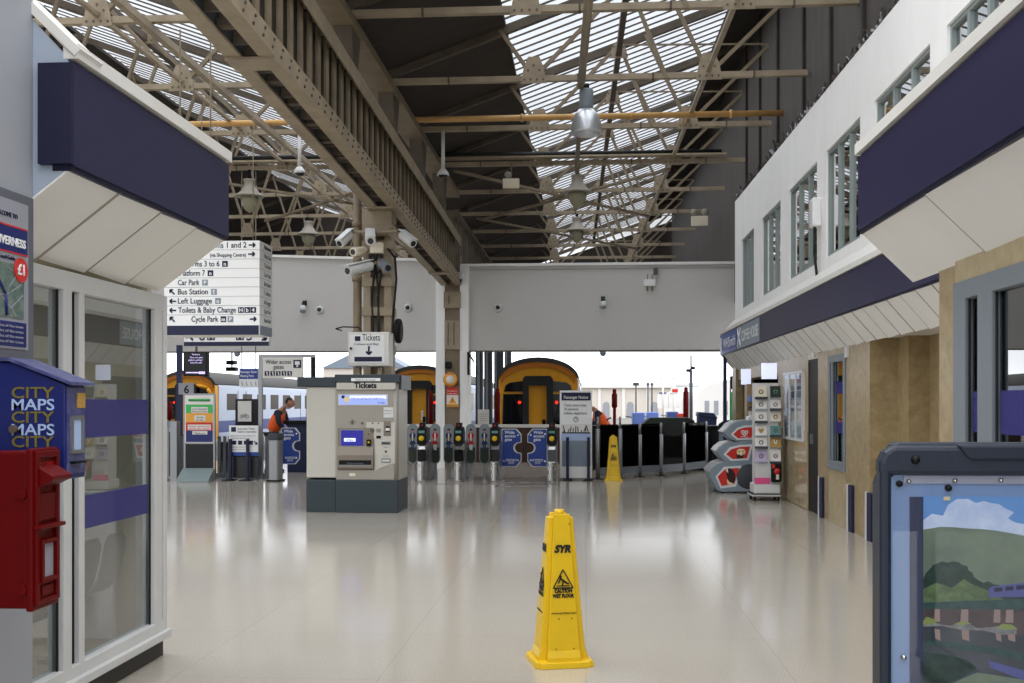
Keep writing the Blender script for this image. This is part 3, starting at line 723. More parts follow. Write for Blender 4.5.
# post box
PXf, pa, pb = -2.0, 3.70, 3.88
zt_, zb_ = 1.6 - 47 / 1050 * 3.86, 1.6 - 205 / 1050 * 3.86
pbx = thing('post_box', 'red wall letter box with a hooded slot on the grey pier', 'post box', (-2.45, 3.79, zb_))
b = MB(); b.prism([(-2.45, zb_), (PXf - .035, zb_), (PXf - .035, zt_ - .005), (-2.45, zt_ - .012)], pa, pb); b.build('body', 'post_red', pbx, bev=.008)
b = MB(); b.box(PXf - .04, pa - .006, zb_ - .01, PXf - .012, pb + .006, zt_ + .006)
b.m('post_red'); b.build('front_casting', None, pbx, bev=.008)
b = MB(); b.box(PXf - .014, pa + .005, zb_ + .02, PXf, pa + .03, zt_ - .005).box(PXf - .014, pb - .03, zb_ + .02, PXf, pb - .005, zt_ - .005).box(PXf - .014, pa + .005, zt_ - .03, PXf, pb - .005, zt_ - .005).box(PXf - .014, pa + .005, zb_ + .01, PXf, pb - .005, zb_ + .03); b.build('rim', 'post_red', pbx, bev=.004)
zs = 1.6 - 72 / 1050 * 3.86
b = MB(); b.prism([(PXf - .012, zs + .035), (PXf + .055, zs - .005), (PXf + .05, zs - .02), (PXf - .012, zs - .05)], pa + .02, pb - .02); b.build('slot_hood', 'post_red', pbx, bev=.004)
b = MB(); b.box(PXf - .013, pa + .035, zs - .17, PXf - .004, pb - .035, zs - .07); b.build('cipher_plate', 'post_red', pbx)
b = MB(); b.box(PXf - .013, pa - .0, zs - .2, PXf + .02, pb + .0, zs - .185); b.build('ledge', 'post_red', pbx, bev=.003)
b = MB(); z0, z1 = zb_ + .09, zs - .24; a, e = pa + .03, pb - .03
b.box(PXf - .012, a, z0, PXf + .008, a + .016, z1).box(PXf - .012, e - .016, z0, PXf + .008, e, z1).box(PXf - .012, a, z0, PXf + .008, e, z0 + .016).box(PXf - .012, a, z1 - .016, PXf + .008, e, z1); b.build('notice_frame', 'post_red', pbx)
b = MB(); b.box(PXf - .011, a + .016, z0 + .016, PXf - .006, e - .016, z1 - .016); b.build('collection_card', 'poster_white', pbx)
b = MB(); b.box(PXf - .012, pa + .05, zb_ + .04, PXf - .004, pb - .05, zb_ + .075); b.build('number_plate', 'post_red', pbx)
for zz in (zt_ - .16, zb_ + .07):
    b = MB(); b.cyl((PXf - .055, pa - .0, zz), (PXf - .055, pa - .01, zz), .02, n=12); b.build('hinge_boss', 'post_red', pbx)
text('POST OFFICE', .014, (PXf - .01, (pa + pb) / 2, zt_ - .062), 'red', pbx, '+x', align='CENTER')
# ================================================================== NEAR RIGHT UNIT
NX = 2.0
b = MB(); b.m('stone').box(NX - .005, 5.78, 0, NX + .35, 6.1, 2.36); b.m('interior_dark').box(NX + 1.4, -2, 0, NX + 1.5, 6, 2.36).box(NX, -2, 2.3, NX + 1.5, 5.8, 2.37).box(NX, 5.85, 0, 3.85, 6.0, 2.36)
struct(b.build('wall_right_near'))
y = lambda px: yX(px, NX)
glazed_front('window_10', NX, -1, -2, 5.78, .1, 2.24, 'frame_grey', [(-2, -1.9), (.9, 1.0), (2.9, 3.0), (y(1000), y(985)), (5.6, 5.78)], 'near_glass', [(1.45, 1.66)])
b = MB(); b.box(NX - .02, -2, 2.24, NX + .1, 5.8, 2.36); struct(b.build('trim_2', 'stone_light'))
b = MB(); b.box(NX - .02, -2, 0, NX + .06, 5.78, .1); struct(b.build('baseboard_right', 'plinth_dark'))
# ================================================================== CONES
def cone(label, loc, rz, dirt=False):
    c = thing('wet_floor_cone', label, 'warning cone', (0, 0, 0), 0, 'yellow wet floor cones')
    H = .93; bw = .165; tw = .062
    def side(z): return tw + (bw - .03 - tw) * (1 - z / H) ** 1.12
    # four flared wings, each a panel with returned edges
    for k in range(4):
        b = MB(); b.m('yellow'); a = k * PI / 2; R_ = Matrix.Rotation(a, 3, 'Z')
        zs = [.035, .06, .1, .16, .25, .4, .6, .8, H - .012 - .022 * (k % 2)]
        rings = []
        for z in zs:
            w, d = side(z) * .8, side(z) + .014 + (.012 if z < .07 else 0)
            rings.append([b.b.verts.new(R_ @ Vector(p)) for p in ((-w, -d * .5, z), (-w, -d + .006, z), (-w + .006, -d, z), (w - .006, -d, z), (w, -d + .006, z), (w, -d * .5, z))])
        for A, B in zip(rings[:-1], rings[1:]):
            for q in range(6): b.b.faces.new([A[q], A[(q + 1) % 6], B[(q + 1) % 6], B[q]])
        b.b.faces.new(rings[-1]); b.b.faces.new(rings[0][::-1])
        b.build('wing', None, c)
    b = MB(); b.m('yellow')
    for z0, z1 in ((.03, .5), (.5, H - .03)):
        w0, w1 = side(z0) * .74, side(z1) * .74
        b.hexa([(-w0, -w0, z0), (w0, -w0, z0), (w0, w0, z0), (-w0, w0, z0), (-w1, -w1, z1), (w1, -w1, z1), (w1, w1, z1), (-w1, w1, z1)])
    b.build('core', None, c)
    for k in range(4):
        b = MB(); R_ = Matrix.Rotation(k * PI / 2, 3, 'Z'); p = [(-.155, -.185, 0), (.155, -.185, 0), (.155, -.05, 0), (-.155, -.05, 0)]
        q = [(-.15, -.178, .036), (.15, -.178, .036), (.15, -.05, .042), (-.15, -.05, .042)]
        b.hexa([R_ @ Vector(v) for v in p + q]); b.build('base_foot', 'yellow', c, bev=.004)
    b = MB(); b.cyl((0, 0, H - .03), (0, 0, H + .012), .03); b.build('top_knob', 'yellow', c)
    tilt = math.atan(.088 / .9)
    for k in range(2):
        o = []
        def put(f, *a, **kw): o.append(f(*a, **kw))
        yy = lambda z: -(side(z) + .017)
        put(text, 'SYR', .042, (0, yy(.69), .69), 'ink_black', c, '-y', align='CENTER', bold=.09, shear=.25, width=.105)
        put(text, 'CAUTION', .021, (0, yy(.448), .448), 'ink_black', c, '-y', align='CENTER', bold=.09, width=.11)
        put(text, 'WET FLOOR', .021, (0, yy(.418), .418), 'ink_black', c, '-y', align='CENTER', bold=.09, width=.135)
        put(text, 'www.syrclean.com', .012, (0, yy(.32), .32), 'ink_black', c, '-y', align='CENTER', width=.155)
        b = MB(); z0, z1 = .475, .585; hw = .062; t = .007; y0, y1 = yy(z0), yy(z1)
        A, B, C_ = Vector((-hw, y0, z0)), Vector((hw, y0, z0)), Vector((0, y1, z1))
        for p, q in ((A, B), (B, C_), (C_, A)): b.bar(p, q, t, .004, (0, -1, 0))
        b.bar((-.02, y0, .535), (.02, y0, .505), .012, .004, (0, -1, 0)).bar((-.018, y0, .53), (-.03, y0, .505), .008, .004, (0, -1, 0)).bar((.0, y0, .52), (-.005, y0, .49), .008, .004, (0, -1, 0)).bar((.018, y0, .505), (.036, y0, .5), .008, .004, (0, -1, 0))
        b.cyl((-.018, y0 + .002, .545), (-.018, y0 - .002, .545), .009, n=10).bar((-.04, y0, .488), (.04, y0, .488), .005, .004, (0, -1, 0))
        o.append(b.build('warning_triangle', 'ink_black', c))
        for p in o:
            if k: p.rotation_euler = (0, 0, -PI / 2)
    b = MB()
    for x, z in ((.045, .86), (-.03, .29), (.05, .29), (-.05, .11), (.06, .11)): b.cyl((x, -(side(z) + .01), z), (x, -(side(z) + .0145), z), .006, n=8)
    b.build('rivet', 'yellow_edge', c)
    c.location = loc; c.rotation_euler = (0, 0, rz); c['label'] = label
    return c
c1 = cone('yellow wet floor cone standing alone in the middle of the pale terrazzo', (-.165, 6.5, 0), math.radians(14))
c2 = dup(c1, (.56, 21.75, 0), math.radians(2), 'small looking yellow wet floor cone in front of the dark glass barrier')
# ================================================================== TICKET MACHINE
KY = 15.15
kx = lambda px: fX(px, KY); kz = lambda py: fZ(350, py, KY)
k = thing('ticket_machine', 'free standing silver ticket machine in front of the camera column', 'ticket machine', (-3.3, KY, 0))
XL, XM, XR = kx(304), kx(336), kx(398)
b = MB(); b.m('kiosk_cream').box(XL + .03, KY + .02, .5, XM, KY + .85, 1.84); b.build('side_pod', None, k, bev=.02)
b = MB(); b.box(XL, KY + .14, .48, XL + .05, KY + .85, 1.84); b.build('pod_return', 'kiosk_bronze', k)
b = MB(); b.m('kiosk_slate').box(XL + .03, KY, 0, XM - .005, KY + .86, .475); b.build('plinth', None, k, bev=.01)
b = MB(); b.m('kiosk_slate').box(XM, KY - .03, 0, XR, KY + .86, .475); b.build('plinth', None, k, bev=.01)
b = MB(); b.box(XM, KY - .01, .475, XR - .04, KY + .83, 1.98); b.build('cabinet', 'kiosk_silver', k, bev=.01)
b = MB(); b.cyl((XR - .04, KY + .03, .475), (XR - .04, KY + .03, 1.98), .045, n=20); b.build('corner_tube', 'kiosk_silver', k)
b = MB(); b.box(XR - .03, KY + .07, .475, XR, KY + .8, 1.84); b.build('side_panel', 'kiosk_cream', k)
b = MB(); b.m('kiosk_slate').box(XL - .1, KY - .02, 1.84, XM, KY + .9, kz(377)); b.build('cap', None, k, bev=.01)
b = MB(); b.m('kiosk_slate').box(XM - .01, KY - .05, kz(382.5), XR + .02, KY + .9, kz(374.5)); b.build('cap', None, k, bev=.01)
b = MB(); b.box(XR - .02, KY + .06, 1.80, XR + .04, KY + .9, kz(375)); b.build('cap', 'kiosk_slate', k)
b = MB(); b.box(XM + .02, KY - .045, kz(389.5), XR - .03, KY - .01, kz(382.8)); b.build('header', 'kiosk_cream', k)
text('Tickets', .078, (kx(366), KY - .046, kz(388)), 'ink_black', k, '-y', align='CENTER', bold=.06, width=kx(377) - kx(354.5))
b = MB(); b.box(kx(352), KY - .055, kz(381.2), kx(381), KY - .05, kz(378.2)); b.build('label_strip', 'white', k)
text('Tickets from this machine', .02, (kx(356), KY - .056, kz(380.6)), 'ink', k, '-y', width=.3)
q = lambda nm, x0, y0, x1, y1, m, d0=-.012, d1=-.02, bev=0: (lambda b: (b.box(kx(x0), KY + d1, kz(y0), kx(x1), KY + d0 + .02, kz(y1)), b.build(nm, m, k, bev))[1])(MB())
q('display_bezel', 338.5, 405.3, 388, 394.3, 'frame_white', -.012, -.018)
q('display', 339.6, 404.6, 387.2, 395, 'screen_pale', -.012, -.021)
q('display_strip', 350, 398.8, 386.5, 395.6, 'screen_glow_white', -.012, -.0225)
b = MB(); b.m('ink').cyl((kx(343.5), KY - .02, kz(397)), (kx(343.5), KY - .024, kz(397)), .025, n=14); b.m('buff').cyl((kx(347), KY - .02, kz(399.5)), (kx(347), KY - .025, kz(399.5)), .045, n=14); b.build('display_picture', None, k)
text('Now accepting card payments', .03, (kx(351), KY - .024, kz(399)), 'screen_blue', k, '-y', width=kx(384) - kx(351))
text('Try today', .026, (kx(378), KY - .024, kz(403.5)), 'screen_blue', k, '-y', width=kx(386) - kx(379))
# recessed touch screen housing
b = MB(); x0, x1 = kx(338), kx(374); b.prism([(KY - .012, kz(470)), (KY - .06, kz(468)), (KY - .055, kz(455)), (KY - .022, kz(446)), (KY - .018, kz(428)), (KY - .012, kz(427))], x0, x1, 'yz'); b.build('screen_housing', 'kiosk_bronze', k, bev=.004)
q('screen_surround', 340.5, 446.5, 364.5, 428.6, 'steel_brushed', -.012, -.026)
q('touch_screen', 341.5, 445.6, 363.5, 430.3, 'screen_blue', -.012, -.03)
q('screen_button', 344.5, 441.5, 356, 438, 'screen_glow_white', -.012, -.032)
text('All Tickets', .03, (kx(350.2), KY - .0335, kz(441)), 'screen_blue', k, '-y', align='CENTER', width=.1)
q('ticket_tray', 340, 464.5, 372, 460, 'black', -.012, -.062); q('tray_lip', 340, 466.5, 372, 464.8, 'steel_brushed', -.012, -.068)
text('Tickets and change', .022, (kx(356), KY - .064, kz(463.8)), 'frame_grey', k, '-y', align='CENTER')
q('contactless_reader', 367.2, 445.8, 371.4, 439.5, 'black', -.012, -.05); q('reader_light', 368.4, 443, 370.2, 441.2, 'led_yellow', -.012, -.054)
b = MB(); b.prism([(kx(366.5), kz(437)), (kx(366.5), kz(422)), (kx(395), kz(422)), (kx(395), kz(463))] + [(kx(395 - 20 * t), kz(463 + 8 * t ** 1.5)) for t in (.3, .6, .85, 1)] + [(kx(375), kz(439))], KY - .016, KY); b.build('payment_panel', 'kiosk_cream', k)
q('card_slot', 383.8, 436, 391.3, 421.2, 'kiosk_bronze', -.012, -.02); q('card_slot_mouth', 386, 432, 390, 426, 'interior_dark', -.012, -.03); q('card_slot_label', 386, 430.5, 390, 428, 'card_white', -.012, -.032)
q('coin_panel', 376.5, 438.5, 381.2, 435.6, 'black', -.012, -.02); q('button_plate', 376.5, 432.5, 381.2, 428.5, 'steel_brushed', -.012, -.02)
q('note_slot', 381.5, 444.8, 391, 441.4, 'steel_brushed', -.012, -.022); q('note_mouth', 382.5, 443.6, 390, 442.4, 'black', -.012, -.026)
q('receipt_slot', 381.5, 462.5, 391, 458, 'steel_brushed', -.012, -.022); q('receipt_mouth', 382.5, 461.2, 390, 459.6, 'frame_white', -.012, -.026)
q('notice_sheet', 383.8, 417.5, 393.5, 407.2, 'frame_white', -.012, -.016); text('Change is given', .018, (kx(384.5), KY - .0175, kz(411)), 'frame_grey', k, '-y', width=.11); text('insert card', .018, (kx(384.5), KY - .0175, kz(414)), 'frame_grey', k, '-y', width=.1)
b = MB(); b.m('rivet')
for x, y_, r in ((372.5, 430.5, .032), (372.8, 423.2, .012), (378.6, 423.2, .012), (352.5, 420.5, .012), (352.5, 423.5, .014), (362.3, 423.2, .018), (369, 434, .014), (386.2, 451.5, .018)): b.cyl((kx(x), KY, kz(y_)), (kx(x), KY - .022, kz(y_)), r, n=12)
b.bar((kx(349.5), KY - .012, kz(422)), (kx(355.5), KY - .012, kz(422)), .012, .012); b.build('button', None, k)
q('maker_plate', 349.5, 476, 355.5, 473, 'card_cream', -.012, -.014); text('Notes', .018, (kx(386), KY - .0175, kz(447.6)), 'frame_grey', k, '-y', align='CENTER'); text('Receipt', .018, (kx(386), KY - .0175, kz(456.2)), 'frame_grey', k, '-y', align='CENTER')
# lit tickets box above
sx0, sx1, sY = fX(348, 16.0), fX(389, 16.0), 16.0
t = thing('tickets_sign', 'white boxed tickets sign with a down arrow on top of the ticket machine', 'sign', ((sx0 + sx1) / 2, sY + .2, 1.95))
z0, z1 = fZ(370, 366, sY), fZ(370, 332, sY)
b = MB(); b.box(sx0, sY, z0, sx1, sY + .35, z1); b.build('box', 'canopy_white', t, bev=.012)
b = MB(); b.box(sx0 + .03, sY - .006, fZ(370, 363, sY), sx1 - .07, sY, fZ(370, 334.5, sY)); b.build('face', 'white', t)
b = MB(); b.box(fX(354.5, sY), sY - .01, fZ(370, 361.5, sY), fX(382, sY), sY, fZ(370, 356.8, sY)); b.build('base_band', 'ink', t)
text('Tickets', .1, (fX(362.5, sY), sY - .01, fZ(370, 340.6, sY)), 'ink', t, '-y', width=fX(380, sY) - fX(362.5, sY))
text('Collect and Buy', .03, (fX(354, sY), sY - .01, fZ(370, 344.8, sY)), 'ink', t, '-y', width=fX(379, sY) - fX(354, sY))
def arrow(b, x, y, z, L, ang, w, d=.004):
    # arrow in the XZ plane pointing along ang
    dx, dz = math.cos(ang), math.sin(ang); p = Vector((x - dx * L / 2, y, z - dz * L / 2)); e = Vector((x + dx * L / 2, y, z + dz * L / 2))
    b.bar(p, e - Vector((dx, 0, dz)) * w * .5, w, d, (0, -1, 0))
    for s in (1, -1):
        a2 = ang + PI - s * .75; b.bar(e, e + Vector((math.cos(a2), 0, math.sin(a2))) * L * .5, w, d, (0, -1, 0))
b = MB(); arrow(b, fX(369, sY), sY - .008, fZ(370, 350.3, sY), .13, -PI / 2, .03); b.build('arrow', 'ink', t)
b = MB(); b.box(fX(355, sY), sY - .01, fZ(370, 341, sY), fX(360.5, sY), sY, fZ(370, 336.2, sY)); b.build('pictogram', 'ink', t)
b = MB(); b.box(fX(350.5, sY), sY - .05, fZ(370, 349.5, sY), fX(352.2, sY), sY, fZ(370, 347.4, sY)); b.build('latch', 'black', t)
for x in (sx0 + .1, sx1 - .2):
    b = MB(); b.box(x, sY + .1, 1.9, x + .06, sY + .16, z0); b.build('leg', 'steel_cream', t)
b = MB(); b.tube([(sx0 - .12, sY + .1, z1 + .03), (sx0 - .22, sY + .1, z1 + .06), (sx0 - .1, sY + .1, z1 + .09), (sx0 + .15, sY + .1, z1 + .08), (sx0 + .2, sY + .1, z1)], .01); b.build('cable', 'cable', t)
# disc loudspeaker on the column side
dY = 16.9; d = thing('round_clock', 'black double sided disc seen edge on beside the camera column', 'clock', (fX(399, dY), dY, fZ(399, 331, dY)))
cx, cz = fX(398.5, dY), fZ(399, 331, dY)
b = MB(); b.lathe([(.0, -.05), (.17, -.05), (.2, -.03), (.2, .03), (.17, .05), (.0, .05)], (cx, dY, cz), n=28, axis='x'); b.build('drum', 'black', d)
b = MB(); b.cyl((cx, dY, cz + .0), (-3.16, dY + .1, cz), .03); b.build('arm', 'black', d)
# ================================================================== CAMERAS ON THE COLUMN
def bullet(label, tip, back, r, arm_to, grey='frame_white', hood=True, group='bullet cameras on the column', lens_r=.6):
    tip, back = Vector(tip), Vector(back); c = thing('security_camera', label, 'camera', back, 0, group)
    d_ = (tip - back).normalized()
    b = MB(); b.cyl(back, tip, r, r, 18); b.build('housing', grey, c, bev=.006)
    b = MB(); b.cyl(tip, tip + d_ * .012, r * lens_r, n=16); b.build('lens', 'black_gloss', c)
    if hood:
        b = MB(); up = Vector((0, 0, 1)); b.bar(back + up * (r + .008) - d_ * .01, tip + up * (r + .008) + d_ * .05, r * 1.9, .012); b.build('hood', grey, c)
    b = MB(); mid = (tip + back) / 2; b.tube([mid - Vector((0, 0, r)), mid - Vector((0, 0, r + .05)), Vector(arm_to)], .018); b.build('arm', 'steel_cream', c)
    return c
cY = 16.6; Pq = lambda px, py, Y=cY: aY(px, py, Y)
hub = thing('camera_bracket', 'cross arm bracket bolted across the column holding three cameras', 'bracket', Pq(375, 232))
b = MB(); p = Pq(365, 226.5); q2 = Pq(388, 234); b.box(p.x, 16.66, q2.z, q2.x, 16.86, p.z); b.build('plate', 'steel_cream', hub)
b = MB(); b.cyl(Pq(353, 232), Pq(400, 231.5), .022); b.build('cross_arm', 'steel_cream', hub)
b = MB(); p = Pq(370.5, 243); q2 = Pq(383, 253); b.box(p.x, 16.55, q2.z, q2.x, 16.68, p.z); b.build('relay_box', 'card_cream', hub)
bullet('white bullet camera at the outer end of the cross arm, aimed down towards the sign', Pq(339.5, 243.5, 16.4), Pq(350, 234, 16.6), .075, Pq(353, 232))
bullet('white bullet camera at the column centre, aimed at the ticket hall', Pq(370.5, 241, 16.25), Pq(370, 234, 16.6), .08, Pq(374, 231))
bullet('white bullet camera at the far end of the cross arm near the girder', Pq(413, 243.5, 16.4), Pq(402, 235, 16.6), .075, Pq(398, 232))
bullet('large white bullet camera low on the column with a blue label', Pq(347.5, 271, 16.2), Pq(370, 265.5, 16.6), .085, Pq(376, 262))
bullet('stubby beige camera below the cross arm, next to the rainwater pipe', Pq(353, 252, 16.45), Pq(364, 251, 16.7), .075, Pq(368, 250), 'card_cream', False)
bullet('grey camera pointing away beyond the black cables', Pq(388, 268, 16.4), Pq(381, 263, 16.75), .08, Pq(378, 262), 'frame_grey', False)
# ================================================================== HANGING SIGNS
SY = 14.0
s = thing('direction_sign', 'large hanging white direction box sign with a navy foot, beside the corner canopy', 'sign', (-5.1, SY, 2.53))
x0, x1 = fX(165.5, SY), fX(259.5, SY); x0w = x0 - .02
zf = lambda py: fZ(212, py, SY)
ztop, zbot = zf(241), zf(335)
b = MB(); b.box(x0w, SY, zbot, x1, SY + .58, ztop); b.build('box', 'white', s)
b = MB(); b.box(x0w, SY - .004, zbot, x1 - .01, SY, zf(325.5)); b.build('foot_band', 'ink', s)
b = MB(); b.box(x1, SY + .02, zbot, x1 + .004, SY + .56, zf(325.5)); b.build('foot_band', 'sign_grey', s)
rows = [245.5, 254.5, 264, 273.2, 282.5, 291.8, 301, 310.2, 319.3]
for k in range(8):
    zz = zf((rows[k] + rows[k + 1]) / 2 + 0)
    b = MB(); b.box(x0w, SY - .002, zz - .003, x1, SY, zz + .003).box(x1, SY, zz - .003, x1 + .002, SY + .58, zz + .003); b.build('row_line', 'pier_grey', s)
px_ = lambda p: fX(p, SY)
def row(st, xa, xb, r, align='LEFT', h=.075):
    text(st, h, (px_(xa) if align == 'LEFT' else px_(xb), SY - .003, zf(rows[r] + 2.4)), 'ink', s, '-y', width=px_(xb) - px_(xa), align=align, bold=.012)
row('Platforms 1 and 2', 197, 246.5, 0); row('(via Shopping Centre)', 210, 246, 1, h=.05); row('Platforms 3 to 6', 178, 219.5, 2); row('Platform 7', 180, 205, 3); row('Car Park', 178, 199.5, 4)
row('Bus Station', 178, 208, 5); row('Left Luggage', 178, 212, 6); row('Toilets & Baby Change', 178.3, 236, 7); row('Cycle Park', 191.5, 218.5, 8)
def marr(px, r, ang):
    b = MB(); arrow(b, px_(px), SY - .004, zf(rows[r]), .09, ang, .02); b.build('arrow', 'ink', s)
marr(252, 0, 0); marr(251.5, 1, 0); marr(172.3, 5, PI * .75); marr(173, 6, PI); marr(173, 7, PI); marr(172.5, 8, PI * .75); marr(253, 8, 0)
def pict(px, r, st, col='ink'):
    x, z = px_(px), zf(rows[r]); b = MB(); b.box(x - .04, SY - .003, z - .04, x + .04, SY - .001, z + .04); b.build('pictogram_tile', col, s)
    text(st, .05, (x, SY - .005, z - .025), 'white', s, '-y', align='CENTER', bold=.03)
for px, r, st, cc in ((225, 2, 'n', 'ink'), (210.5, 3, 'n', 'ink'), (205, 4, 'P', 'sign_grey'), (214, 5, 'E', 'sign_grey'), (218, 6, 'o', 'sign_grey'), (241, 7, 'H', 'ink'), (247.3, 7, 'b', 'ink'), (253.3, 7, '4', 'ink'), (223.5, 8, 'm', 'ink'), (230.5, 8, 'P', 'sign_grey')): pict(px, r, st, cc)
for r, st in enumerate(('Platforms', 'Way Out', 'Tickets', 'Car Park', 'Bus Station', 'Toilets', 'Left Luggage', 'Cycle Park', 'Station Hotel')):
    text(st, .06, (x1 + .004, SY + .5, zf(rows[r] + 2)), 'frame_grey' if r else 'ink', s, '+x', align='RIGHT', width=.3)
for x in (fX(172, SY), fX(203, SY)):
    b = MB(); b.cyl((x, SY + .29, ztop), (x, SY + .29, TZ - .04), .012, n=8); b.build('hanger', 'steel_tan', s)
s = thing('direction_sign', 'lower hanging platform sign half hidden behind the big direction box', 'sign', (-6.2, 18, 2.6))
Y = 18.0; z0 = fZ(230, 346, Y); x0, x1 = fX(184, Y), fX(269, Y)
b = MB(); b.box(x0, Y, z0, x1, Y + .1, z0 + .42); b.build('panel', 'white', s)
b = MB(); b.box(x0, Y - .004, z0, x1, Y, z0 + .075); b.build('foot_band', 'ink', s)
for px, st in ((202, '6'), (249.5, '5')): text(st, .17, (fX(px, Y), Y - .003, z0 + .1), 'ink', s, '-y', align='CENTER', bold=.02)
for px, a in ((190, PI * .75), (263, PI * 1.75)):
    b = MB(); arrow(b, fX(px, Y), Y - .004, z0 + .16, .16, a, .035); b.build('arrow', 'ink', s)
for px in (211, 240):
    b = MB(); x = fX(px, Y); b.box(x - .07, Y - .003, z0 + .1, x + .07, Y, z0 + .24); b.build('pictogram_tile', 'ink', s); text('M', .09, (x, Y - .005, z0 + .12), 'white', s, '-y', align='CENTER')
for x in (x0 + .3, x1 - .3):
    b = MB(); b.cyl((x, Y + .05, z0 + .42), (x, Y + .05, TZ), .01, n=8); b.build('hanger', 'steel_tan', s)
# ================================================================== TICKET GATES
GY = 21.1
def make_gate():
    g = thing('ticket_gate', '', 'ticket gate', (0, 0, 0), 0, 'ticket gate cabinets')
    b = MB(); b.prism([(0, 0), (.3, 0), (.32, .55), (.36, .78), (.06, .78), (0, .6)], -.085, .085, 'yz'); b.m('chrome'); b.build('front_column', 'steel_brushed', g, bev=.02)
    b = MB(); b.box(-.075, .3, 0, .075, 1.6, .8); b.build('body', 'steel_brushed', g, bev=.02)
    b = MB(); b.box(-.088, -.004, .42, .088, .02, .66); b.build('front_panel', 'black_gloss', g)
    b = MB(); b.prism([(-.03, .76), (.34, .78), (.36, 1.0), (.2, 1.12), (.05, 1.08), (-.03, .92)], -.1, .1, 'yz'); b.build('head', 'black', g, bev=.02)
    b = MB(); b.box(-.06, .04, 1.05, .06, .2, 1.2); b.build('display_fin', 'black', g, bev=.015)
    b = MB(); b.box(-.02, .035, 1.135, .02, .045, 1.16); b.build('stop_light', 'gate_red', g)
    b = MB(); b.lathe([(0, -.05), (.052, -.05), (.052, -.035), (0, -.03)], (0, 0, .885), n=20, axis='y'); b.build('card_reader', 'led_yellow', g)
    b = MB(); b.box(-.06, -.035, .99, .06, -.02, 1.04); b.build('slot_label', 'card_teal', g)
    b = MB(); b.m('chrome').lathe([(.07, 0), (.085, .05), (.06, .12), (.085, .2), (.06, .28), (.08, .36), (.075, .4)], (0, .02, .0), n=16); b.build('bollard_foot', None, g)
    return g
g0 = make_gate()
names = ['ticket gate cabinet nearest the ticket machine', 'ticket gate cabinet in front of the far girder column', 'ticket gate cabinet just before the blue wide access paddles', 'ticket gate cabinet between blue wide access paddle and passenger notice']
for i, px in enumerate((421.7, 458.5, 494.8, 551.8)):
    o = g0 if i == 0 else dup(g0)
    o.location = (fX(px, GY), GY, 0); o['label'] = names[i] + ', with a yellow reader'
def make_paddle(red):
    p = thing('gate_paddle', '', 'gate paddle', (0, 0, 0), 0, 'pictured ticket gate paddles')
    b = MB(); b.prism(arc(0, .0, .115, PI, 0, 10)[::-1] and [(x, z * 1.0) for x, z in (arc(0, 1.05, .11, 0, PI, 10) + arc(0, .42, .11, PI, 2 * PI, 10))], -.02, .02); b.build('panel', 'paddle_grey', p)
    b = MB(); b.prism(arc(0, .62, .09, 0, PI, 3)[:1] + [(.09, .66), (-.09, .66)] + arc(0, .42, .09, PI, 2 * PI, 10), -.024, -.019); b.build('lower_print', 'paddle_green', p)
    b = MB(); c1, c2 = ('red', 'card_white') if red else ('navy_plain', 'navy_plain')
    b.m('paddle_grey').box(-.085, -.023, .66, .085, -.02, 1.08)
    b.m('skin').cyl((0, -.022, 1.0), (0, -.028, 1.0), .026, n=12); b.m('ink_black').box(-.04, -.029, 1.02, .04, -.023, 1.035).box(-.022, -.029, 1.03, .022, -.023, 1.055)
    b.m(c1).prism([(-.075, .72), (-.035, .8), (-.07, .93), (-.03, .97), (.03, .97), (.07, .93), (.035, .8), (.08, .74), (.03, .72)], -.028, -.022)
    b.m('card_white').box(-.012, -.03, .8, .012, -.024, .96); b.m('card_gold').box(-.05, -.03, .83, .05, -.025, .845)
    b.m(c2).box(-.032, -.028, .6, -.004, -.022, .74).box(.004, -.028, .6, .032, -.022, .74); b.m('ink_black').box(-.034, -.028, .57, -.004, -.022, .61).box(.004, -.028, .57, .034, -.022, .61)
    b.build('picture', None, p)
    b = MB(); b.box(-.03, .02, .15, .03, .06, 1.0); b.build('hinge_post', 'steel_brushed', p); b = MB(); b.box(-.04, .0, 0, .04, .08, .16); b.build('foot', 'steel_brushed', p)
    return p
pr_, pb_ = make_paddle(True), make_paddle(False)
PY = 22.1
for i, (px, red, lab) in enumerate(((412.7, 0, 'between ticket machine and first gate cabinet'), (435.2, 1, 'just past the first gate cabinet'), (448.8, 0, 'at the foot of the far girder column'), (471, 1, 'just past the cabinet at the far girder column'), (484.5, 0, 'beside the cabinet before the blue paddles'))):
    src = pr_ if red else pb_
    o = src if i in (0, 1) else dup(src)
    o.location = (fX(px, PY), PY, 0); o['label'] = 'rounded gate paddle picturing a %s coat, %s' % ('red' if red else 'dark blue', lab)
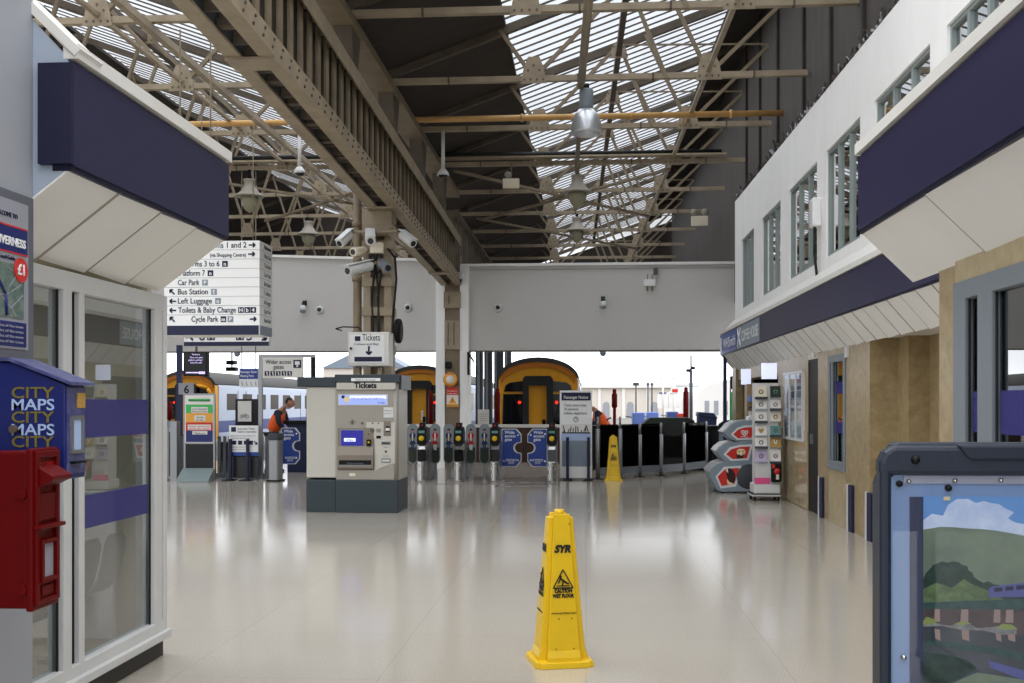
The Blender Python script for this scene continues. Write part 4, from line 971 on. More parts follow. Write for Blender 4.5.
def make_wide():
    p = thing('wide_gate_paddle', '', 'gate paddle', (0, 0, 0), 0, 'blue wide access gate paddles')
    w, z0, z1 = .4, .26, 1.06
    def outline(i):
        x0, x1, a, e = -.02 + i, w - i, z0 + i, z1 - i; mid = (z0 + z1) / 2; r = .11 + i
        c = .07
        return [(x0, a + .02), (x0 + .02, a), (x1 - .1, a), (x1, a + .12), (x1, mid - r)] + [(x1 - .02 + .0 - r * math.sin(t * PI / 6) * 1.1, mid - r * math.cos(t * PI / 6)) for t in range(1, 6)] + [(x1, mid + r), (x1, e - .12), (x1 - .1, e), (x0 + .02, e), (x0, e - .02)]
    b = MB(); b.prism(outline(0), -.015, .015); b.build('edge', 'frame_white', p)
    b = MB(); b.prism(outline(.016), -.022, -.012); b.build('face', 'blue_sign', p)
    for x, z in ((.03, .95), (.03, .38), (.33, .93), (.33, .4)):
        b = MB(); b.cyl((x, -.02, z), (x, -.03, z), .018, n=12); b.build('fixing', 'chrome', p)
    for x in (.1, .16, .22, .28):
        b = MB(); b.lathe([(.018, -.026), (.026, -.026), (.026, -.022), (.018, -.022)], (x, 0, .40), n=14, axis='y', ring=True); b.build('pictogram_ring', 'white', p)
    for x in (.15, .22):
        b = MB(); b.lathe([(.018, -.026), (.026, -.026), (.026, -.022), (.018, -.022)], (x, 0, .345), n=14, axis='y', ring=True); b.build('pictogram_ring', 'white', p)
    b = MB(); b.box(-.06, -.02, 0, -.02, .06, 1.0); b.build('hinge_post', 'steel_brushed', p)
    return p
wp = make_wide()
def wtext(p, mir):
    for k, st in enumerate(('Wide', 'access', 'gate')):
        text(st, .062, (.05 if not mir else -.27, -.0245, .955 - k * .075), 'white', p, '-y', bold=.02)
def mirror_tree(p):
    for ch in p.children:
        me = ch.data.copy(); ch.data = me
        for v in me.vertices: v.co.x = -v.co.x
        me.flip_normals()
wm = dup(wp); mirror_tree(wm); wt = dup(wp)
for o, mir, px, Y, lab in ((wp, False, 502.5, 22.0, 'blue wide access gate paddle standing past the third gate cabinet'), (wm, True, 546.5, 22.0, 'blue wide access gate paddle next to the passenger notice gate cabinet'), (wt, False, 282, 22.6, 'blue wide access gate paddle beside the person in an orange vest')):
    LOC[o.name] = Vector((0, 0, 0)); wtext(o, mir); o.location = (fX(px, Y), Y, 0); o['label'] = lab
# floor threshold strip and markings
b = MB(); b.m('dark_tape').box(fX(405, 20.6), 20.55, 0, fX(560, 20.6), 20.6, .004); tag(b.build('floor_strip'), 'thin dark strip in the floor just before the ticket gates', 'floor strip')
for Y, a, e, lab in ((20.05, 494, 550, 'first'), (20.95, 501, 548, 'second'), (22.5, 520, 543, 'third')):
    t = thing('floor_marking', lab + ' navy printed floor strip leading to the wide access gate', 'floor marking', (fX(a, Y), Y, 0), 0, 'floor markings at the wide gate')
    b = MB(); b.box(fX(a, Y), Y - .07, .001, fX(e, Y), Y + .07, .003); b.build('strip', 'ink', t)
    o = text('WIDE ACCESS GATE', .06, (0, 0, 0), 'white', None, '-y', width=(fX(e, Y) - fX(a, Y)) * .85, align='CENTER')
    o.data.transform(Matrix.Rotation(-PI / 2, 4, 'X')); o.data.transform(Matrix.Translation(((fX(e, Y) - fX(a, Y)) / 2, -.03, .0035))); o.parent = t
# ================================================================== PASSENGER NOTICE
NY = 21.85; nx = lambda p: fX(p, NY); nz = lambda p: fZ(576, p, NY)
n_ = thing('notice_stand', 'white passenger notice board between the gates and the glass barrier', 'notice board', (nx(576), NY, 0))
b = MB(); b.box(nx(559.8), NY, .04, nx(592), NY + .12, nz(390.5)); b.build('cabinet', 'white', n_, bev=.008)
qq = lambda nm, a, y0, c, y1, m, d=.006: (lambda b: (b.box(nx(a), NY - d, nz(y0), nx(c), NY, nz(y1)), b.build(nm, m, n_))[1])(MB())
qq('header', 561.5, 400.5, 590.8, 392.5, 'ink'); text('Passenger Notice', .062, (nx(564), NY - .008, nz(398.7)), 'white', n_, '-y', width=nx(588) - nx(564), bold=.015)
for k, (st, w) in enumerate((('Trains doors close', 586.5), ('30 seconds', 578.5), ('before departure', 587))): text(st, .055, (nx(564), NY - .004, nz(406.4 + k * 4)), 'ink', n_, '-y', width=nx(w) - nx(564))
b = MB(); x, z = nx(576), nz(419.3); b.lathe([(.045, -.006), (.055, -.006), (.055, 0), (.045, 0)], (x, NY, z), n=20, axis='y', ring=True); b.bar((x, NY - .006, z), (x, NY - .006, z + .04), .012, .004, (0, -1, 0)).bar((x, NY - .006, z), (x + .025, NY - .006, z - .01), .012, .004, (0, -1, 0)); b.build('clock_symbol', 'ink', n_)
qq('picture_sky', 561.5, 433.5, 590.8, 424, 'card_white', .003)
b = MB(); b.m('ink'); rnd = random.Random(2)
for k in range(11):
    x = nx(562.5 + 2.6 * k); b.bar((x, NY - .006, nz(433)), (x + rnd.uniform(-.05, .05), NY - .006, nz(425 + rnd.uniform(0, 5))), .018, .004, (0, -1, 0))
b.box(nx(562), NY - .006, nz(433.5), nx(590.5), NY, nz(432.3)); b.build('picture_lines', None, n_)
qq('blue_band', 561.2, 440.7, 591, 433.5, 'map_pale'); qq('lower_panel', 562, 466.5, 590.6, 440.7, 'sign_grey', .004)
for px in (567.7, 588.5):
    b = MB(); b.box(nx(px) - .03, NY - .16, .02, nx(px) + .03, NY - .1, nz(437)); b.build('post', 'ink', n_); b = MB(); b.box(nx(px) - .1, NY - .25, 0, nx(px) + .1, NY + .2, .02); b.build('foot', 'black', n_)
# ================================================================== GLASS BARRIER
pts = [(.25, 22.1), (.72, 22.35), (1.16, 22.84), (1.64, 23.19), (2.2, 23.88), (2.82, 24.97)]
bb = thing('glass_barrier', 'tinted glass barrier with steel posts behind the small looking wet floor cone', 'barrier', (.3, 22, 0))
for i, (x, y) in enumerate(pts):
    b = MB(); zt = 1.02 if i > 1 else 1.16; b.cyl((x, y, 0), (x, y, zt - .1), .045, n=14); b.build('post', 'steel_brushed', bb)
    b = MB(); b.cyl((x, y, zt - .1), (x, y, zt + .15), .025, n=12); b.build('clamp', 'steel_brushed', bb)
    b = MB(); b.box(x - .12, y - .1, 0, x + .12, y + .1, .012); b.build('base_plate', 'black', bb)
for (x, y), (X_, Y_) in zip(pts[:-1], pts[1:]):
    d = Vector((X_ - x, Y_ - y, 0)).normalized() * .05
    b = MB(); b.bar(Vector((x, y, .7)) + d, Vector((X_, Y_, .7)) - d, .012, .9); b.build('pane', 'barrier_glass', bb)
    b = MB(); b.bar(Vector((x, y, .16)) + d, Vector((X_, Y_, .16)) - d, .03, .16); b.build('bottom_rail', 'frame_grey', bb)
# ================================================================== LOW WALL, RED POSTS, OBJECTS BEYOND
b = MB(); b.m('brown_wall').box(-7.3, 28.2, 0, .4, 28.4, .94); b.m('canopy_white').box(-7.3, 28.15, .94, .4, 28.45, 1.02)
tag(b.build('buffer_wall'), 'low brown buffer wall with a pale coping between the gates and the trains', 'low wall')
b = MB(); b.m('black').box(.16, 25.2, 0, 3.9, 25.35, 1.05); b.m('frame_grey').box(.16, 25.17, 1.05, 3.9, 25.38, 1.07)
for x in (.3, 1.2, 2.1, 3.0): b.m('dark_panel').box(x, 25.18, .1, x + .8, 25.2, .98)
tag(b.build('screen_wall'), 'long black panelled screen behind the glass barrier', 'screen')
def red_post(px, py, Y, label, top=.4):
    z = fZ(px, py, Y); x = fX(px, Y); t = thing('red_post', label, 'post', (x, Y, 0), 0, 'tall red buffer posts')
    b = MB(); b.cyl((x, Y, 0), (x, Y, z - top), .045, n=14); b.build('shaft', 'post_red', t); b = MB(); b.lathe([(.045, z - top - .05), (.08, z - top), (.08, z - .15), (.055, z - .12), (.055, z - .02), (.03, z)], (x, Y, 0), n=16); b.build('head', 'post_red', t)
red_post(614.5, 389, 30, 'slim red post with a thicker head above the wet floor cone', .5); red_post(686, 387, 30, 'slim red post with a thicker head beside the dark lamp mast', 1.0)
red_post(497.5, 388, 31, 'red post standing against the yellow fronted train behind the wide gate', 1.2); red_post(430.8, 390, 33, 'red post in front of the train door seen beside the ticket machine', 1.2); red_post(169.5, 401, 30, 'short red post before the yellow train end at the screen stand', .5)
# dark columns between the gates and the train
for i, (a, e, m_) in enumerate(((475.5, 482, 'column_dark'), (484, 491.5, 'column_dark'), (494, 503, 'column_dark'), (504.5, 511, 'column_dark'))):
    Y = (29, 31, 46.5, 48.5)[i]; b = MB(); b.m(m_).box(fX(a, Y), Y, 0, fX(e, Y), Y + .4, 4.8); b.m('frame_grey').box(fX(a, Y) + .05, Y - .03, 0, fX(a, Y) + .12, Y, 4.8)
    tag(b.build('platform_column'), '%s dark platform column in the row running back from the far girder column' % ORD[i], 'column', 'dark platform columns')
t = thing('notice_sheet', 'small white notice on a stand behind the third gate cabinet', 'notice', (fX(484, 27.6), 27.6, 0)); Y = 27.6
b = MB(); b.box(fX(478, Y), Y, fZ(484, 424, Y), fX(489, Y), Y + .03, fZ(484, 409.5, Y)); b.build('board', 'card_white', t)
for k in range(4): text('platform notice text', .03, (fX(480, Y), Y - .002, fZ(484, 414.5 + 2.2 * k, Y)), 'frame_grey', t, '-y', width=fX(487, Y) - fX(480, Y))
b = MB(); b.box(fX(483, Y), Y + .03, 0, fX(484.5, Y), Y + .06, fZ(484, 412, Y)); b.build('pole', 'steel_brushed', t)
# signs on the far column
Y = 25.24; t = thing('round_sign', 'yellow ringed round sign on the far girder column', 'sign', (fX(450.5, Y), Y, 2.4)); x, z = fX(450.3, Y), fZ(450, 379.5, Y)
b = MB(); b.lathe([(.1, 0), (.175, 0), (.175, .02), (.1, .02)], (x, Y - .03, z), n=28, axis='y', ring=True); b.build('ring', 'amber', t); b = MB(); b.lathe([(0, .0), (.105, .0), (.105, .02), (0, .02)], (x, Y - .028, z), n=28, axis='y'); b.build('disc', 'card_white', t)
text('HELP POINT', .028, (x, Y - .034, z + .125), 'sign_red', t, '-y', align='CENTER', bold=.03); text('INFORMATION', .028, (x, Y - .034, z - .155), 'sign_red', t, '-y', align='CENTER', bold=.03)
t = thing('warning_sign', 'red white and yellow warning sign on the far girder column', 'sign', (fX(452, Y), Y, 2.0)); a, e = fX(446.8, Y), fX(458.5, Y)
b = MB(); b.box(a, Y - .03, fZ(452, 407, Y), e, Y, fZ(452, 387.5, Y)); b.build('board', 'card_white', t); b = MB(); b.box(a, Y - .034, fZ(452, 395, Y), e, Y - .03, fZ(452, 387.5, Y)); b.build('red_header', 'sign_red', t)
text('No trespassing', .03, (a + .02, Y - .036, fZ(452, 391.5, Y)), 'white', t, '-y', width=e - a - .06); text('Penalty applies', .03, (a + .02, Y - .036, fZ(452, 394, Y)), 'white', t, '-y', width=e - a - .06)
b = MB(); xm = (a + e) / 2; z0, z1 = fZ(452, 403.5, Y), fZ(452, 396.5, Y); b.prism([(xm - .1, z0), (xm + .1, z0), (xm, z1)], Y - .036, Y - .03); b.build('triangle', 'amber', t)
b = MB(); b.bar((xm, Y - .038, z1 - .05), (xm - .015, Y - .038, z0 + .03), .02, .004, (0, -1, 0)); b.build('flash_symbol', 'ink_black', t); b = MB(); b.box(a, Y - .033, fZ(452, 407, Y), e, Y - .03, fZ(452, 404, Y)); b.build('yellow_strip', 'amber', t)
text('Danger of death', .025, (a + .02, Y - .036, fZ(452, 406.3, Y)), 'ink_black', t, '-y', width=e - a - .05)
# ================================================================== GROUP OF SIGNS AT THE PLATFORM SIX SIDE
LY = 21.1
def S(nm, a, y0, c, y1, Y, m, parent, d=0, t=.02, bev=0):
    b = MB(); b.box(fX(a, Y), Y - d - t, fZ((a + c) / 2, y0, Y), fX(c, Y), Y - d, fZ((a + c) / 2, y1, Y)); return b.build(nm, m, parent, bev)
def foot(px, Y): return (fX(px, Y), Y, 0)
# poster stand
t = thing('poster_stand', 'free standing colour banded poster in a silver frame with a tray foot', 'poster stand', foot(200, LY)); Y = LY
for a in (184.2, 213.6):
    b = MB(); b.box(fX(a, Y), Y - .02, 0, fX(a + 1.6, Y), Y + .04, fZ(200, 393.5, Y)); b.build('frame_post', 'steel_brushed', t)
S('frame', 184, 443.8, 215.5, 393.5, Y, 'steel_brushed', t, 0, .03); S('sheet', 185.5, 442.5, 214, 395.3, Y, 'card_white', t, .03, .004)
for a, y0, c, y1, m_ in ((189, 401.5, 211, 398.8, 'green'), (186.5, 413, 213.5, 404.5, 'green'), (186.5, 422.3, 213.5, 413, 'amber'), (186.5, 430.6, 213.5, 422.3, 'sign_red'), (186.5, 442, 213.5, 430.6, 'map_blue')): S('colour_band', a, y0, c, y1, Y, m_, t, .034, .002)
for a, y0, c, y1 in ((192, 413, 208.5, 407), (195, 421, 206, 415.3), (188.5, 430, 211.5, 424.5), (193, 434.5, 208, 431)): S('text_panel', a, y0, c, y1, Y, 'card_white', t, .036, .002)
for st, a, c, z in (('Peak and off-peak', 190, 210, 401.2), ('travel information', 193, 207.5, 409.8), ('Monday to Friday', 193, 207.5, 412.3), ('Saturday', 197, 204.5, 418), ('all-day', 197, 204, 420.6), ('busy services', 190, 210, 427), ('please plan ahead', 190, 210, 429.5), ('Thank you', 195, 206, 434)): text(st, .035, (fX(a, Y), Y - .04, fZ(200, z, Y)), 'sign_red' if z in (427, 429.5) else 'ink', t, '-y', width=fX(c, Y) - fX(a, Y))
S('lower_panel', 186, 470, 214, 444, Y, 'dark_glass', t, .0, .01)
b = MB(); b.prism([(Y - .35, 0), (Y + .1, 0), (Y + .1, .26), (Y - .02, .26), (Y - .33, .06)], fX(183, Y), fX(214.5, Y), 'yz'); b.build('tray_foot', 'alu_tray', t, bev=.01)
# platform 6 board and post
t = thing('platform_number', 'grey board with the number six on a navy post', 'platform sign', foot(178, 23)); Y = 23
S('post', 176.3, 480, 181, 345, Y, 'navy_plain', t, -.1, .1); S('board', 179, 394.5, 194, 383, Y, 'poster_white', t, .0, .03); text('6', .17, (fX(184.3, Y), Y - .033, fZ(187, 393.2, Y)), 'ink_black', t, '-y', bold=.03)
# departure screen
t = thing('departure_screen', 'black departure screen hanging above the number six board', 'screen', (fX(195, 22.5), 22.5, 2.2)); Y = 22.92
S('case', 183.3, 376, 207.3, 352, Y, 'black', t, -.15, .15, .01); S('display', 184.5, 375, 206, 353, Y, 'dark_glass', t, .0, .004)
for st, a, c, z in (('Welcome', 192, 200, 355.2), ('This is not a public', 190, 203, 358.2), ('platform until later', 188.5, 203, 360.8), ('listen for calls', 190.5, 202, 363.4)): text(st, .035, (fX(a, Y), Y - .006, fZ(195, z, Y)), 'screen_text', t, '-y', width=fX(c, Y) - fX(a, Y))
b = MB(); b.box(fX(186, Y), Y - .006, fZ(195, 373.2, Y), fX(199.5, Y), Y - .003, fZ(195, 372, Y)).box(fX(199, Y), Y - .006, fZ(195, 374, Y), fX(205, Y), Y - .003, fZ(195, 371.5, Y)); b.build('status_bar', 'screen_text', t)
b = MB(); b.cyl((fX(195, Y), Y + .08, fZ(195, 352, Y)), (fX(195, Y), Y + .08, TZ - .03), .025); b.build('drop_rod', 'steel_cream', t)
# metal side barrier
t = thing('side_barrier', 'grey metal barrier cabinet at the end of the gate line beside the corner unit', 'barrier', foot(166, 21.2)); Y = 21.2
S('panel', 150, 479, 172, 427, Y, 'steel_brushed', t, -.3, .3, .01); S('top_rail', 150, 427.5, 174, 421, Y, 'frame_grey', t, -.32, .36)
for px in (158, 162.5, 168): S('joint', px, 478, px + .6, 428, Y, 'frame_grey', t, .0, .008)
S('end_post', 172, 482, 178.5, 421.5, Y, 'steel_brushed', t, -.1, .2)
S('lock_strip', 169.3, 476, 170.5, 432, Y, 'black', t, .0, .01)
# low fence with posts
t = thing('rail_fence', 'low grey post and rail fence behind the gate operation notice', 'fence', foot(236, 21.9)); Y = 21.9
for px in (181, 218.5, 224, 229, 261, 266):
    S('post', px, 480, px + 2.6, 436, Y, 'frame_grey', t, 0, .06)
S('rail', 181, 480, 268, 473, Y, 'frame_grey', t, 0, .04); S('pane', 218, 473, 262, 442, Y, 'barrier_glass', t, .0, .01)
# notice on gates in operation
t = thing('gate_notice', 'white notice about automatic gates with a navy foot strip and navy posts', 'notice board', foot(244, 21.3)); Y = 21.3
S('board', 229.5, 452.5, 258.5, 425.5, Y, 'white', t, 0, .03); S('foot_band', 229.5, 455.8, 258.5, 452, Y, 'blue_sign', t, 0, .035); S('pictogram', 231.6, 431.8, 236.5, 427, Y, 'ink', t, .03, .004)
for st, a, c, z in (('Automatic Ticket', 238, 255, 429.8), ('Gates in operation', 238, 256.5, 432.6)): text(st, .045, (fX(a, Y), Y - .033, fZ(244, z, Y)), 'frame_grey', t, '-y', width=fX(c, Y) - fX(a, Y), bold=.01)
for k in range(2): text('please have your ticket ready to pass', .03, (fX(231.5, Y), Y - .033, fZ(244, 436.2 + 2.5 * k, Y)), 'pier_grey', t, '-y', width=fX(256 - 6 * k, Y) - fX(231.5, Y))
for px in (234.8, 240.6, 246.4, 251.5): S('pictogram', px - 2, 444.6, px + 2, 440.6, Y, 'ink', t, .03, .004)
b = MB(); arrow(b, fX(256, Y), Y - .034, fZ(256, 442.6, Y), .09, -PI / 4, .022); b.build('arrow', 'ink', t)
for k in range(2): text('wheelchair users and luggage', .028, (fX(231.5, Y), Y - .033, fZ(244, 447.6 + 2.4 * k, Y)), 'pier_grey', t, '-y', width=fX(251, Y) - fX(231.5, Y))
for px in (229.5, 246.5):
    b = MB(); b.box(fX(px, Y - .1), Y - .14, 0, fX(px + 2.4, Y - .1), Y - .08, fZ(px, 439, Y - .1)); b.build('post', 'ink', t); b = MB(); b.box(fX(px, Y) - .08, Y - .25, 0, fX(px, Y) + .12, Y + .15, .015); b.build('foot', 'black', t)
S('lower_panel', 231, 478, 258, 457, Y, 'dark_panel', t, -.05, .02)
# cycle poster board
t = thing('cycle_notice', 'dark board with a white bicycle notice above the gate operation notice', 'notice board', foot(247, 22.6)); Y = 22.6
S('board', 235.5, 425.5, 262, 399, Y, 'dark_panel', t, -.04, .05); S('sheet', 238, 421.5, 251.5, 401, Y, 'card_white', t, .01, .004)
b = MB()
for px in (242, 247.5): b.lathe([(.03, 0), (.04, 0), (.04, .003), (.03, .003)], (fX(px, Y), Y - .018, fZ(245, 416.5, Y)), n=14, axis='y', ring=True)
x0_, x1_, zz = fX(242, Y), fX(247.5, Y), fZ(245, 416.5, Y); xm = (x0_ + x1_) / 2
for p, q_ in (((x0_, zz), (xm - .02, zz + .05)), ((xm - .02, zz + .05), (xm + .03, zz + .05)), ((xm, zz), (xm + .03, zz + .05)), ((x1_, zz), (xm + .03, zz + .07)), ((x0_, zz), (xm, zz)), ((xm, zz), (xm - .02, zz + .06))): b.bar((p[0], Y - .018, p[1]), (q_[0], Y - .018, q_[1]), .008, .004, (0, -1, 0))
b.build('bicycle_picture', 'frame_grey', t); S('support', 246, 479, 249, 425, Y, 'mast_grey', t, -.04, .05)
# meeting point sign
t = thing('meeting_point_sign', 'hanging blue and white passenger meeting point sign', 'sign', (fX(249, 23.2), 23.2, 2)); Y = 23.02
S('panel', 239.8, 387.5, 258.5, 368.7, Y, 'white', t, 0, .04); S('header', 239.8, 379, 258.5, 368.7, Y, 'blue_sign', t, .04, .004)
for st, z in (('Passenger Guide', 373), ('Meeting Point', 377)): text(st, .05, (fX(241, Y), Y - .046, fZ(249, z, Y)), 'white', t, '-y', width=fX(257.5 if z == 373 else 254.5, Y) - fX(241, Y), bold=.015)
b = MB()
for px in (242.5, 247, 251.5, 256): b.cyl((fX(px, Y), Y - .043, fZ(249, 382.2, Y)), (fX(px, Y), Y - .047, fZ(249, 382.2, Y)), .014, n=8).bar((fX(px, Y), Y - .045, fZ(249, 383, Y)), (fX(px + .8, Y), Y - .045, fZ(249, 385.8, Y)), .02, .004, (0, -1, 0))
b.build('pictogram', 'pier_grey', t)
for px in (242, 256):
    b = MB(); b.cyl((fX(px, Y), Y - .02, fZ(249, 368.7, Y)), (fX(px, Y), Y - .02, TZ - .03), .012, n=8); b.build('hanger', 'steel_tan', t)
# silver post and header frame with the wider access sign
t = thing('access_portal', 'slim silver portal post and beam holding up the wider access sign', 'portal', foot(260, 21.6)); Y = 21.6
S('post', 258.6, 480, 262.2, 355, Y, 'steel_brushed', t, -.06, .08); S('beam', 258.6, 357.5, 315, 354.5, Y, 'steel_brushed', t, -.06, .08); S('post', 311, 479, 315, 356, Y, 'black', t, -.06, .08)
t = thing('wider_access_sign', 'white wider access gates sign with a row of pictograms under the portal beam', 'sign', (fX(284, 21.55), 21.55, 2.1)); Y = 21.55
S('panel', 263.5, 378, 303.5, 357.6, Y, 'canopy_white', t, .0, .05); text('Wider access', .09, (fX(266.3, Y), Y - .054, fZ(284, 364, Y)), 'ink', t, '-y', width=fX(291.8, Y) - fX(266.3, Y), bold=.012); text('gates', .09, (fX(274, Y), Y - .054, fZ(284, 369, Y)), 'ink', t, '-y', width=fX(284.5, Y) - fX(274, Y), bold=.012)
for px in (267.7, 273.4, 279, 284.6, 290.3):
    S('pictogram', px - 2.3, 375.8, px + 2.3, 371.2, Y, 'ink', t, .05, .003); b = MB(); b.cyl((fX(px, Y), Y - .052, fZ(px, 372.4, Y)), (fX(px, Y), Y - .056, fZ(px, 372.4, Y)), .014, n=8).bar((fX(px, Y), Y - .055, fZ(px, 373, Y)), (fX(px + .7, Y), Y - .055, fZ(px, 375.3, Y)), .018, .003, (0, -1, 0)); b.build('pictogram_figure', 'white', t)
S('pictogram', 294, 368, 301.8, 360, Y, 'ink', t, .05, .003); b = MB(); x, z = fX(298, Y), fZ(298, 364, Y); b.box(x - .05, Y - .056, z - .02, x + .05, Y - .053, z + .055).box(x - .02, Y - .056, z - .06, x + .02, Y - .053, z - .03); b.build('pictogram_figure', 'white', t)
# gate cabinet at the wide access gate
Y = 21.0; xg = fX(274, Y); g = thing('gate_pedestal', 'plain steel gate pedestal with a dark cap under the wider access sign', 'ticket gate', (xg, Y, 0))
b = MB(); b.prism(rrect(xg - .13, Y, xg + .11, Y + .3, .06), 0, .84, 'xy'); b.build('column', 'steel_brushed', g); b = MB(); b.prism(rrect(xg - .14, Y - .02, xg + .12, Y + .34, .07), .84, .98, 'xy'); b.build('cap', 'mast_grey', g, bev=.02)
b = MB(); b.box(xg - .06, Y + .02, .98, xg + .05, Y + .2, 1.0); b.build('reader_plate', 'black', g); b = MB(); b.box(xg - .15, Y - .03, 0, xg + .13, Y + .35, .03); b.build('base_plate', 'black', g)
# ================================================================== PEOPLE
def skin_mesh(name, pts, edges, rad, m, parent, lev=2):
    me = bpy.data.meshes.new(name); me.from_pydata([Vector(p) for p in pts], edges, []); me.materials.append(M[m])
    o = bpy.data.objects.new(name, me); COL.objects.link(o); o.parent = parent
    o.modifiers.new('skin', 'SKIN').use_smooth_shade = True
    for v, r in zip(me.skin_vertices[0].data, rad): v.radius = r if isinstance(r, tuple) else (r, r)
    me.skin_vertices[0].data[0].use_root = True
    sb = o.modifiers.new('sub', 'SUBSURF'); sb.levels = lev; sb.render_levels = lev
    return o
def person(label, loc, rz, lean, head_down=.05):
    # faces +x; body leans forward by lean radians at the hips
    p = thing('person', label, 'person', (0, 0, 0))
    hip = Vector((0, 0, .93))
    def L(fx, y, up):                                         # trunk coordinates to world
        return hip + Vector((fx * math.cos(lean) + up * math.sin(lean), y, up * math.cos(lean) - fx * math.sin(lean)))
    P = [hip, L(0, 0, .2), L(.01, 0, .38), L(0, 0, .52), L(.02, 0, .6), L(.05, 0, .68)]
    E_ = [(0, 1), (1, 2), (2, 3), (3, 4), (4, 5)]; Rd = [(.15, .11), (.14, .1), (.16, .11), (.13, .09), .055, .06]
    for s in (1, -1):
        i = len(P); sh = L(.0, s * .17, .5); el = L(.16, s * .24, .27); wr = L(.36, s * .16, .22); ha = L(.43, s * .14, .21)
        P += [sh, el, wr, ha]; E_ += [(3, i), (i, i + 1), (i + 1, i + 2), (i + 2, i + 3)]; Rd += [.062, .045, .034, (.035, .022)]
        for q in range(4):
            j = len(P); P += [ha + Vector((.05, s * (-.025 + .018 * q), -.005)), ha + Vector((.085, s * (-.025 + .018 * q), -.03))]; E_ += [(i + 3, j), (j, j + 1)]; Rd += [.009, .008]
        j = len(P); P += [ha + Vector((.02, -s * .045, 0))]; E_ += [(i + 2, j)]; Rd += [.011]
        i = len(P); P += [Vector((0, s * .1, .86)), Vector((.03 + .03 * s, s * .11, .48)), Vector((-.03 + .05 * s, s * .11, .09)), Vector((.1 + .05 * s, s * .13, .045))]
        E_ += [(0, i), (i, i + 1), (i + 1, i + 2), (i + 2, i + 3)]; Rd += [.085, .058, .042, (.045, .035)]
    skin_mesh('body', P, E_, Rd, 'skin', p)
    hc = L(.09, 0, .8) + Vector((.03, 0, -head_down * .5))
    b = MB(); bmesh.ops.create_uvsphere(b.b, u_segments=20, v_segments=14, radius=1)
    for v in b.b.verts:
        c = v.co; f = 1 + .1 * max(0, c.x) * (1 if c.z < .1 else .3); v.co = hc + Vector((c.x * .1 * f + (.012 if c.z < -.2 and c.x > 0 else 0), c.y * .075 * (1 - .18 * max(0, -c.z)), c.z * .118))
    b.ms = ['skin']; b.cyl(hc + Vector((.09, 0, .01)), hc + Vector((.125, 0, -.025)), .008, .016, 8)
    for s in (1, -1): b.lathe([(.0, -.008), (.022, -.006), (.03, 0), (.02, .008), (0, .006)], hc + Vector((-.005, s * .076, -.01)), 10, 'y')
    b.m('ink_black')
    for s in (1, -1): b.cyl(hc + Vector((.085, s * .032, .015)), hc + Vector((.1, s * .032, .013)), .009, n=8)
    b.m('sign_red').bar(hc + Vector((.098, -.022, -.058)), hc + Vector((.098, .022, -.058)), .012, .007)
    b.build('head', None, p, smooth=True)
    b = MB(); bmesh.ops.create_uvsphere(b.b, u_segments=18, v_segments=12, radius=1)
    for v in b.b.verts: v.co = hc + Vector((v.co.x * .103 - .014, v.co.y * .083, max(v.co.z, -.25 if v.co.x < 0 else .42) * .122 + .008))
    b.build('hair', 'hair', p, smooth=True)
    n = 12
    o = skin_mesh('jacket', [L(0, 0, .12), L(0, 0, .3), L(.0, 0, .5), L(.0, .17, .5), L(.15, .24, .28), L(.3, .18, .23), L(.0, -.17, .5), L(.15, -.24, .28), L(.3, -.18, .23)], [(0, 1), (1, 2), (2, 3), (3, 4), (4, 5), (2, 6), (6, 7), (7, 8)], [(.14, .1), (.14, .1), (.13, .1), .08, .062, .046, .08, .062, .046], 'jacket', p)
    skin_mesh('safety_vest', [L(.0, 0, -.02), L(0, 0, .16), L(.005, 0, .36), L(0, 0, .53)], [(0, 1), (1, 2), (2, 3)], [(.21, .18), (.205, .175), (.215, .18), (.12, .11)], 'orange_vest', p)
    for up in (.1, .26):
        skin_mesh('reflective_band', [L(.002, 0, up - .025), L(.002, 0, up + .025)], [(0, 1)], [(.212, .182), (.212, .182)], 'vest_stripe', p, 1)
    q = []
    for s in (1, -1): q += [Vector((0, s * .1, .84)), Vector((.03 + .03 * s, s * .11, .48)), Vector((-.03 + .05 * s, s * .11, .1))]
    skin_mesh('trousers', [Vector((0, 0, .95))] + q, [(0, 1), (1, 2), (2, 3), (0, 4), (4, 5), (5, 6)], [(.17, .13), .1, .075, .065, .1, .075, .065], 'trousers', p)
    for s in (1, -1):
        b = MB(); x = -.03 + .05 * s; b.prism([(x - .08, 0), (x + .2, 0), (x + .21, .04), (x + .1, .1), (x - .06, .11)], s * .11 - .045, s * .11 + .045); b.build('shoe', 'black', p, bev=.015)
    p.location = loc; p.rotation_euler = (0, 0, rz); return p
person('person in an orange safety vest and dark trousers leaning over a counter', (fX(273, 24), 24, 0), math.radians(-8), .4)
b = MB(); Y = 24.1; b.m('navy_plain').box(fX(291, Y), Y - .3, 0, fX(310, Y), Y + .3, fZ(290, 424, Y)); b.m('black').box(fX(287.5, Y), Y - .35, fZ(290, 424, Y), fX(310, Y), Y + .35, fZ(290, 420.5, Y))
tag(b.build('staff_counter'), 'navy staff counter that the person in the orange vest leans on', 'counter')
person('person in a dark jacket and orange vest bent over behind the passenger notice', (fX(606.5, 25.8), 25.8, 0), math.radians(186), .5)
b = MB(); Y = 25.8; b.m('mast_grey').bar((fX(601, Y), Y, fZ(601, 423, Y)), (fX(611, Y), Y, fZ(611, 417.5, Y)), .3, .03); b.cyl((fX(606, Y), Y, 0), (fX(606, Y), Y, fZ(606, 420.5, Y)), .02, n=8); b.cyl((fX(606, Y), Y, 0), (fX(606, Y), Y, .02), .15)
tag(b.build('reading_lectern', None), 'small dark sloping lectern in front of the bent person', 'lectern')
